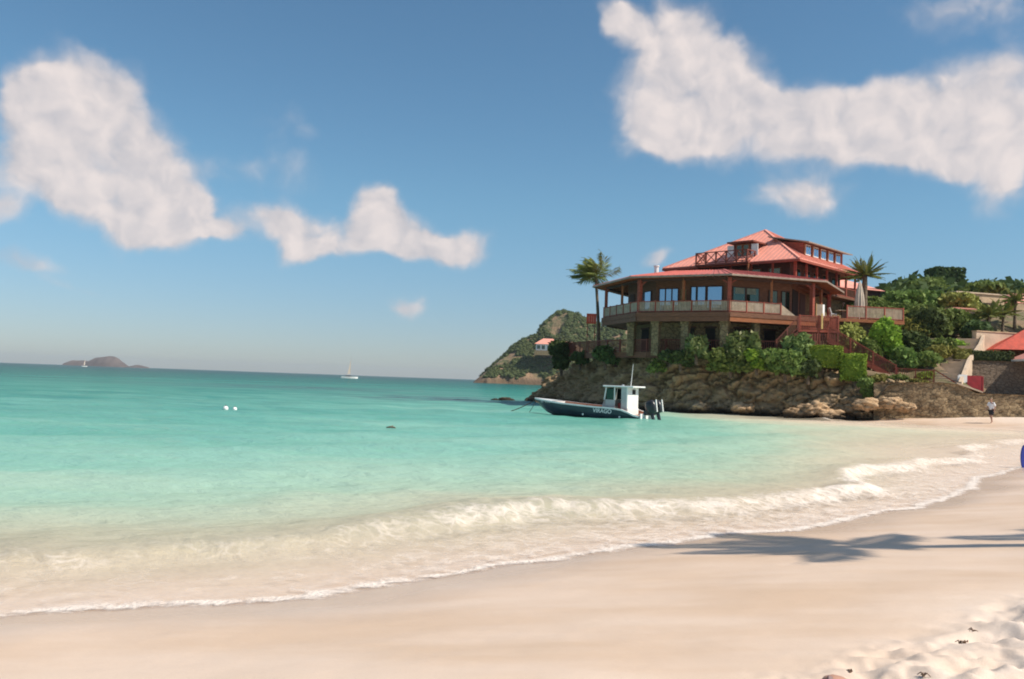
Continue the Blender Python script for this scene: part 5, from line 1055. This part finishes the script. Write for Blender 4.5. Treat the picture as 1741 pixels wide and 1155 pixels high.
def skin_mesh(name, verts, edges, radii, mat, parent, sub=2, root=0):
    me = bpy.data.meshes.new(name); me.from_pydata(verts, edges, []); o = link(name, me, parent); me.materials.append(mat)
    md = o.modifiers.new('skin', 'SKIN'); md.use_smooth_shade = True
    lay = me.skin_vertices[0].data if me.skin_vertices else None
    if lay is None:
        bm = bmesh.new(); bm.from_mesh(me); bm.verts.layers.skin.verify(); bm.to_mesh(me); bm.free(); lay = me.skin_vertices[0].data
    for i, r_ in enumerate(radii): lay[i].radius = (r_, r_) if isinstance(r_, (int, float)) else r_
    lay[root].use_root = True
    sb = o.modifiers.new('sub', 'SUBSURF'); sb.levels = sb.render_levels = sub; return o
def sandz(x, y):
    a, b = np.array([x]), np.array([y]); d = land_dist(a, b) + wobble(a, b) * .5; return float(sand_z(a, b, d)[0][0])
pz = sandz(33.8, 62.0)
pe = thing('person', (33.8, 62.0, pz), 'person in white shirt and dark shorts walking on the far sand', 'person', None, R(200))
# facing local +x, walking
V_ = [(0, 0, .95), (0, 0, 1.12), (.02, 0, 1.32), (.03, 0, 1.46), (.05, 0, 1.55), (.06, 0, 1.65), (.07, 0, 1.74), (.03, .19, 1.41), (-.06, .24, 1.13), (.03, .25, .90), (.07, .25, .80), (.03, -.19, 1.41), (.10, -.24, 1.14), (.26, -.24, .97), (.33, -.23, .90),
      (0, .10, .90), (.13, .11, .50), (.08, .11, .10), (.20, .11, .04), (0, -.10, .90), (-.04, -.11, .50), (-.20, -.11, .12), (-.10, -.11, .05)]
E_ = [(0, 1), (1, 2), (2, 3), (3, 4), (4, 5), (5, 6), (2, 7), (7, 8), (8, 9), (9, 10), (2, 11), (11, 12), (12, 13), (13, 14), (0, 15), (15, 16), (16, 17), (17, 18), (0, 19), (19, 20), (20, 21), (21, 22)]
R_ = [.13, .115, .14, .06, .055, .095, .075, .06, .045, .035, .04, .06, .045, .035, .04, .095, .06, .045, .035, .095, .06, .045, .035]
skin_mesh('body', V_, E_, R_, M['skin'], pe)
skin_mesh('shirt', [(0, 0, .90), (0, 0, 1.12), (.02, 0, 1.33), (.03, 0, 1.43), (.03, .2, 1.41), (-.05, .25, 1.17), (.03, -.2, 1.41), (.09, -.25, 1.18)], [(0, 1), (1, 2), (2, 3), (2, 4), (4, 5), (2, 6), (6, 7)], [.165, .155, .165, .075, .085, .075, .085, .075], M['shirt'], pe)
skin_mesh('shorts', [(0, 0, .96), (0, .1, .86), (.12, .11, .54), (0, -.1, .86), (-.035, -.11, .54)], [(0, 1), (1, 2), (0, 3), (3, 4)], [.15, .125, .10, .125, .10], M['shorts'], pe)
skin_mesh('hair', [(.02, 0, 1.66), (.03, 0, 1.76), (.09, 0, 1.79)], [(0, 1), (1, 2)], [.09, .085, .05], M['hair'], pe)
MB().box((.165, 0, 1.665), (.03, .03, .05)).build('nose', M['skin'], pe, local=True, bevel=.01)
bb = thing('blue_board', (15.93, 27.1, sandz(15.93, 27.1)), 'deep blue rounded swim board standing upright in the sand at the water edge', 'board')
mb = MB(); ol = [(.25 * math.copysign(abs(math.sin(a_)) ** .45, math.sin(a_)), .36 + .4 * -math.cos(a_)) if True else 0 for a_ in np.linspace(0, 2 * math.pi, 28)[:-1]]; mb.add([(x, -.03, z - .05) for x, z in ol] + [(x, .03, z - .05) for x, z in ol], [tuple(range(27)), tuple(range(53, 26, -1))] + [(i, i + 27, (i + 1) % 27 + 27, (i + 1) % 27) for i in range(27)]); mb.build('board_body', M['blue_board'], bb, local=True, bevel=.012)
MB().tube([(.05, -.04, .3), (.05, -.09, .4), (.05, -.04, .5)], .012, 6).build('leash_loop', M['gel_white'], bb, local=True)
# lounger end with the photographer's foot
lz = sandz(.45, .9)
lo = thing('beach_lounger', (.5, .7, lz), 'low wooden beach lounger with cream pad on the dry sand', 'lounger')
top_ = 1.30 - lz
MB().box((.0, -.1, top_ - .09), (.62, 1.9, .06)).build('frame', M['brown_wood'], lo, local=True); MB().box((0, -.1, top_ - .03), (.58, 1.86, .07)).build('pad', M['canvas'], lo, local=True, bevel=.03)
for dx in (-.26, .26):
    for dy in (-.95, .75): MB().box((dx, dy, (top_ - .12) / 2 - .03), (.06, .06, top_ - .08)).build('leg', M['brown_wood'], lo, local=True)
fpn = thing('resting_person', (.58, .0, 1.35), 'bare foot of a person resting on the lounger at the sand edge', 'person')
# leg lying on the pad, foot flopped over to the left
kx = [(.02, -.15, .10), (.03, .25, .16), (.03, .7, .10), (.05, 1.22, .05), (.06, 1.37, .05), (.05, 1.42, .11), (.035, 1.44, .17), (.01, 1.448, .215)]
skin_mesh('leg', kx, [(i, i + 1) for i in range(7)], [.085, .065, .06, .04, .042, .038, (.040, .028), (.036, .02)], M['skin'], fpn)
for i, (off, l_, r_) in enumerate((((.0, 0, .0), .070, .0165), ((-.012, .012, -.026), .05, .0115), ((-.016, .02, -.046), .044, .0105), ((-.016, .027, -.064), .038, .0095), ((-.012, .033, -.08), .03, .009))):
    b = Vector((.005, 1.447, .258)) + Vector(off); dv = Vector((-.95, -.02, .32)).normalized()
    pts = [b - dv * l_ * .3 + Vector((0, 0, -.004))] + [b + dv * l_ * t_ + Vector((0, 0, .006 * math.sin(t_ * 3.1))) for t_ in (.1, .35, .55, .75, .9, .97, 1.0)]
    tn = MB().tube(pts, [r_ * k for k in (1.0, .98, .92, 1.02, 1.0, .8, .5, .15)], 12).build('toe', M['skin'], fpn, local=True, smooth=True)
    nl = Vector((-.25, -.62, .75)).normalized(); tx_ = dv; ty_ = nl.cross(tx_).normalized(); nz_ = tx_.cross(ty_)
    MB().box(b + dv * l_ * .84 + nz_ * r_ * .90, (l_ * .24, r_ * 1.1, .004), rot=Matrix((tx_, ty_, nz_)).transposed()).build('toenail', M['nail'], tn, local=True, bevel=.0015)
M['weed'] = plain('dry_seaweed', (.16, .10, .065), .9, .4, 20)
DB = [(2.02, 5.18), (3.28, 6.22), (1.88, 5.04), (3.02, 5.9), (3.12, 6.03), (1.67, 4.93), (2.35, 4.98), (3.39, 5.95)]
names = ['dry seaweed tuft on the sand crest above the wet edge', 'dark seaweed clump at the top of the footprints', 'curled seaweed scrap beside the bare toe', 'thin seaweed strand lying across a footprint', 'small knotted seaweed clump in the churned sand', 'flat seaweed scrap on the dry sand near the lounger', 'dark twiggy seaweed clump high on the dry sand', 'tiny seaweed tuft at the edge of the smooth sand']
for i, (x, y) in enumerate(DB):
    z = sandz(x, y); o = thing('seaweed_clump', (x, y, z), names[i], 'seaweed', 'seaweed scraps on the dry sand'); r_ = random.Random(200 + i); mb = MB()
    for k in range(5):
        a_ = r_.random() * 6.28; l_ = .012 + .03 * r_.random(); mb.tube([(0, 0, .004), (math.cos(a_) * l_ * .6, math.sin(a_) * l_ * .6, .018 * r_.random() + .008), (math.cos(a_ + .6) * l_, math.sin(a_ + .6) * l_, .004)], [.005, .004, .002], 5)
    mb.build('strands', M['weed'], o, local=True)
# ================================================================ sea air
hm = bpy.data.materials.new('sea_air'); hm.use_nodes = True; ht = hm.node_tree; ht.nodes.clear()
ho = ht.nodes.new('ShaderNodeOutputMaterial'); hv = ht.nodes.new('ShaderNodeVolumePrincipled')
hv.inputs['Color'].default_value = (.80, .87, .95, 1); hv.inputs['Density'].default_value = .0001; hv.inputs['Anisotropy'].default_value = .2
ht.links.new(hv.outputs[0], ho.inputs['Volume'])
hz_ = MB().box((0, 1500, 25), (17400, 13400, 100)).build('haze', hm, None); tag(hz_, 'thin sea haze over the bay', None, kind='stuff')
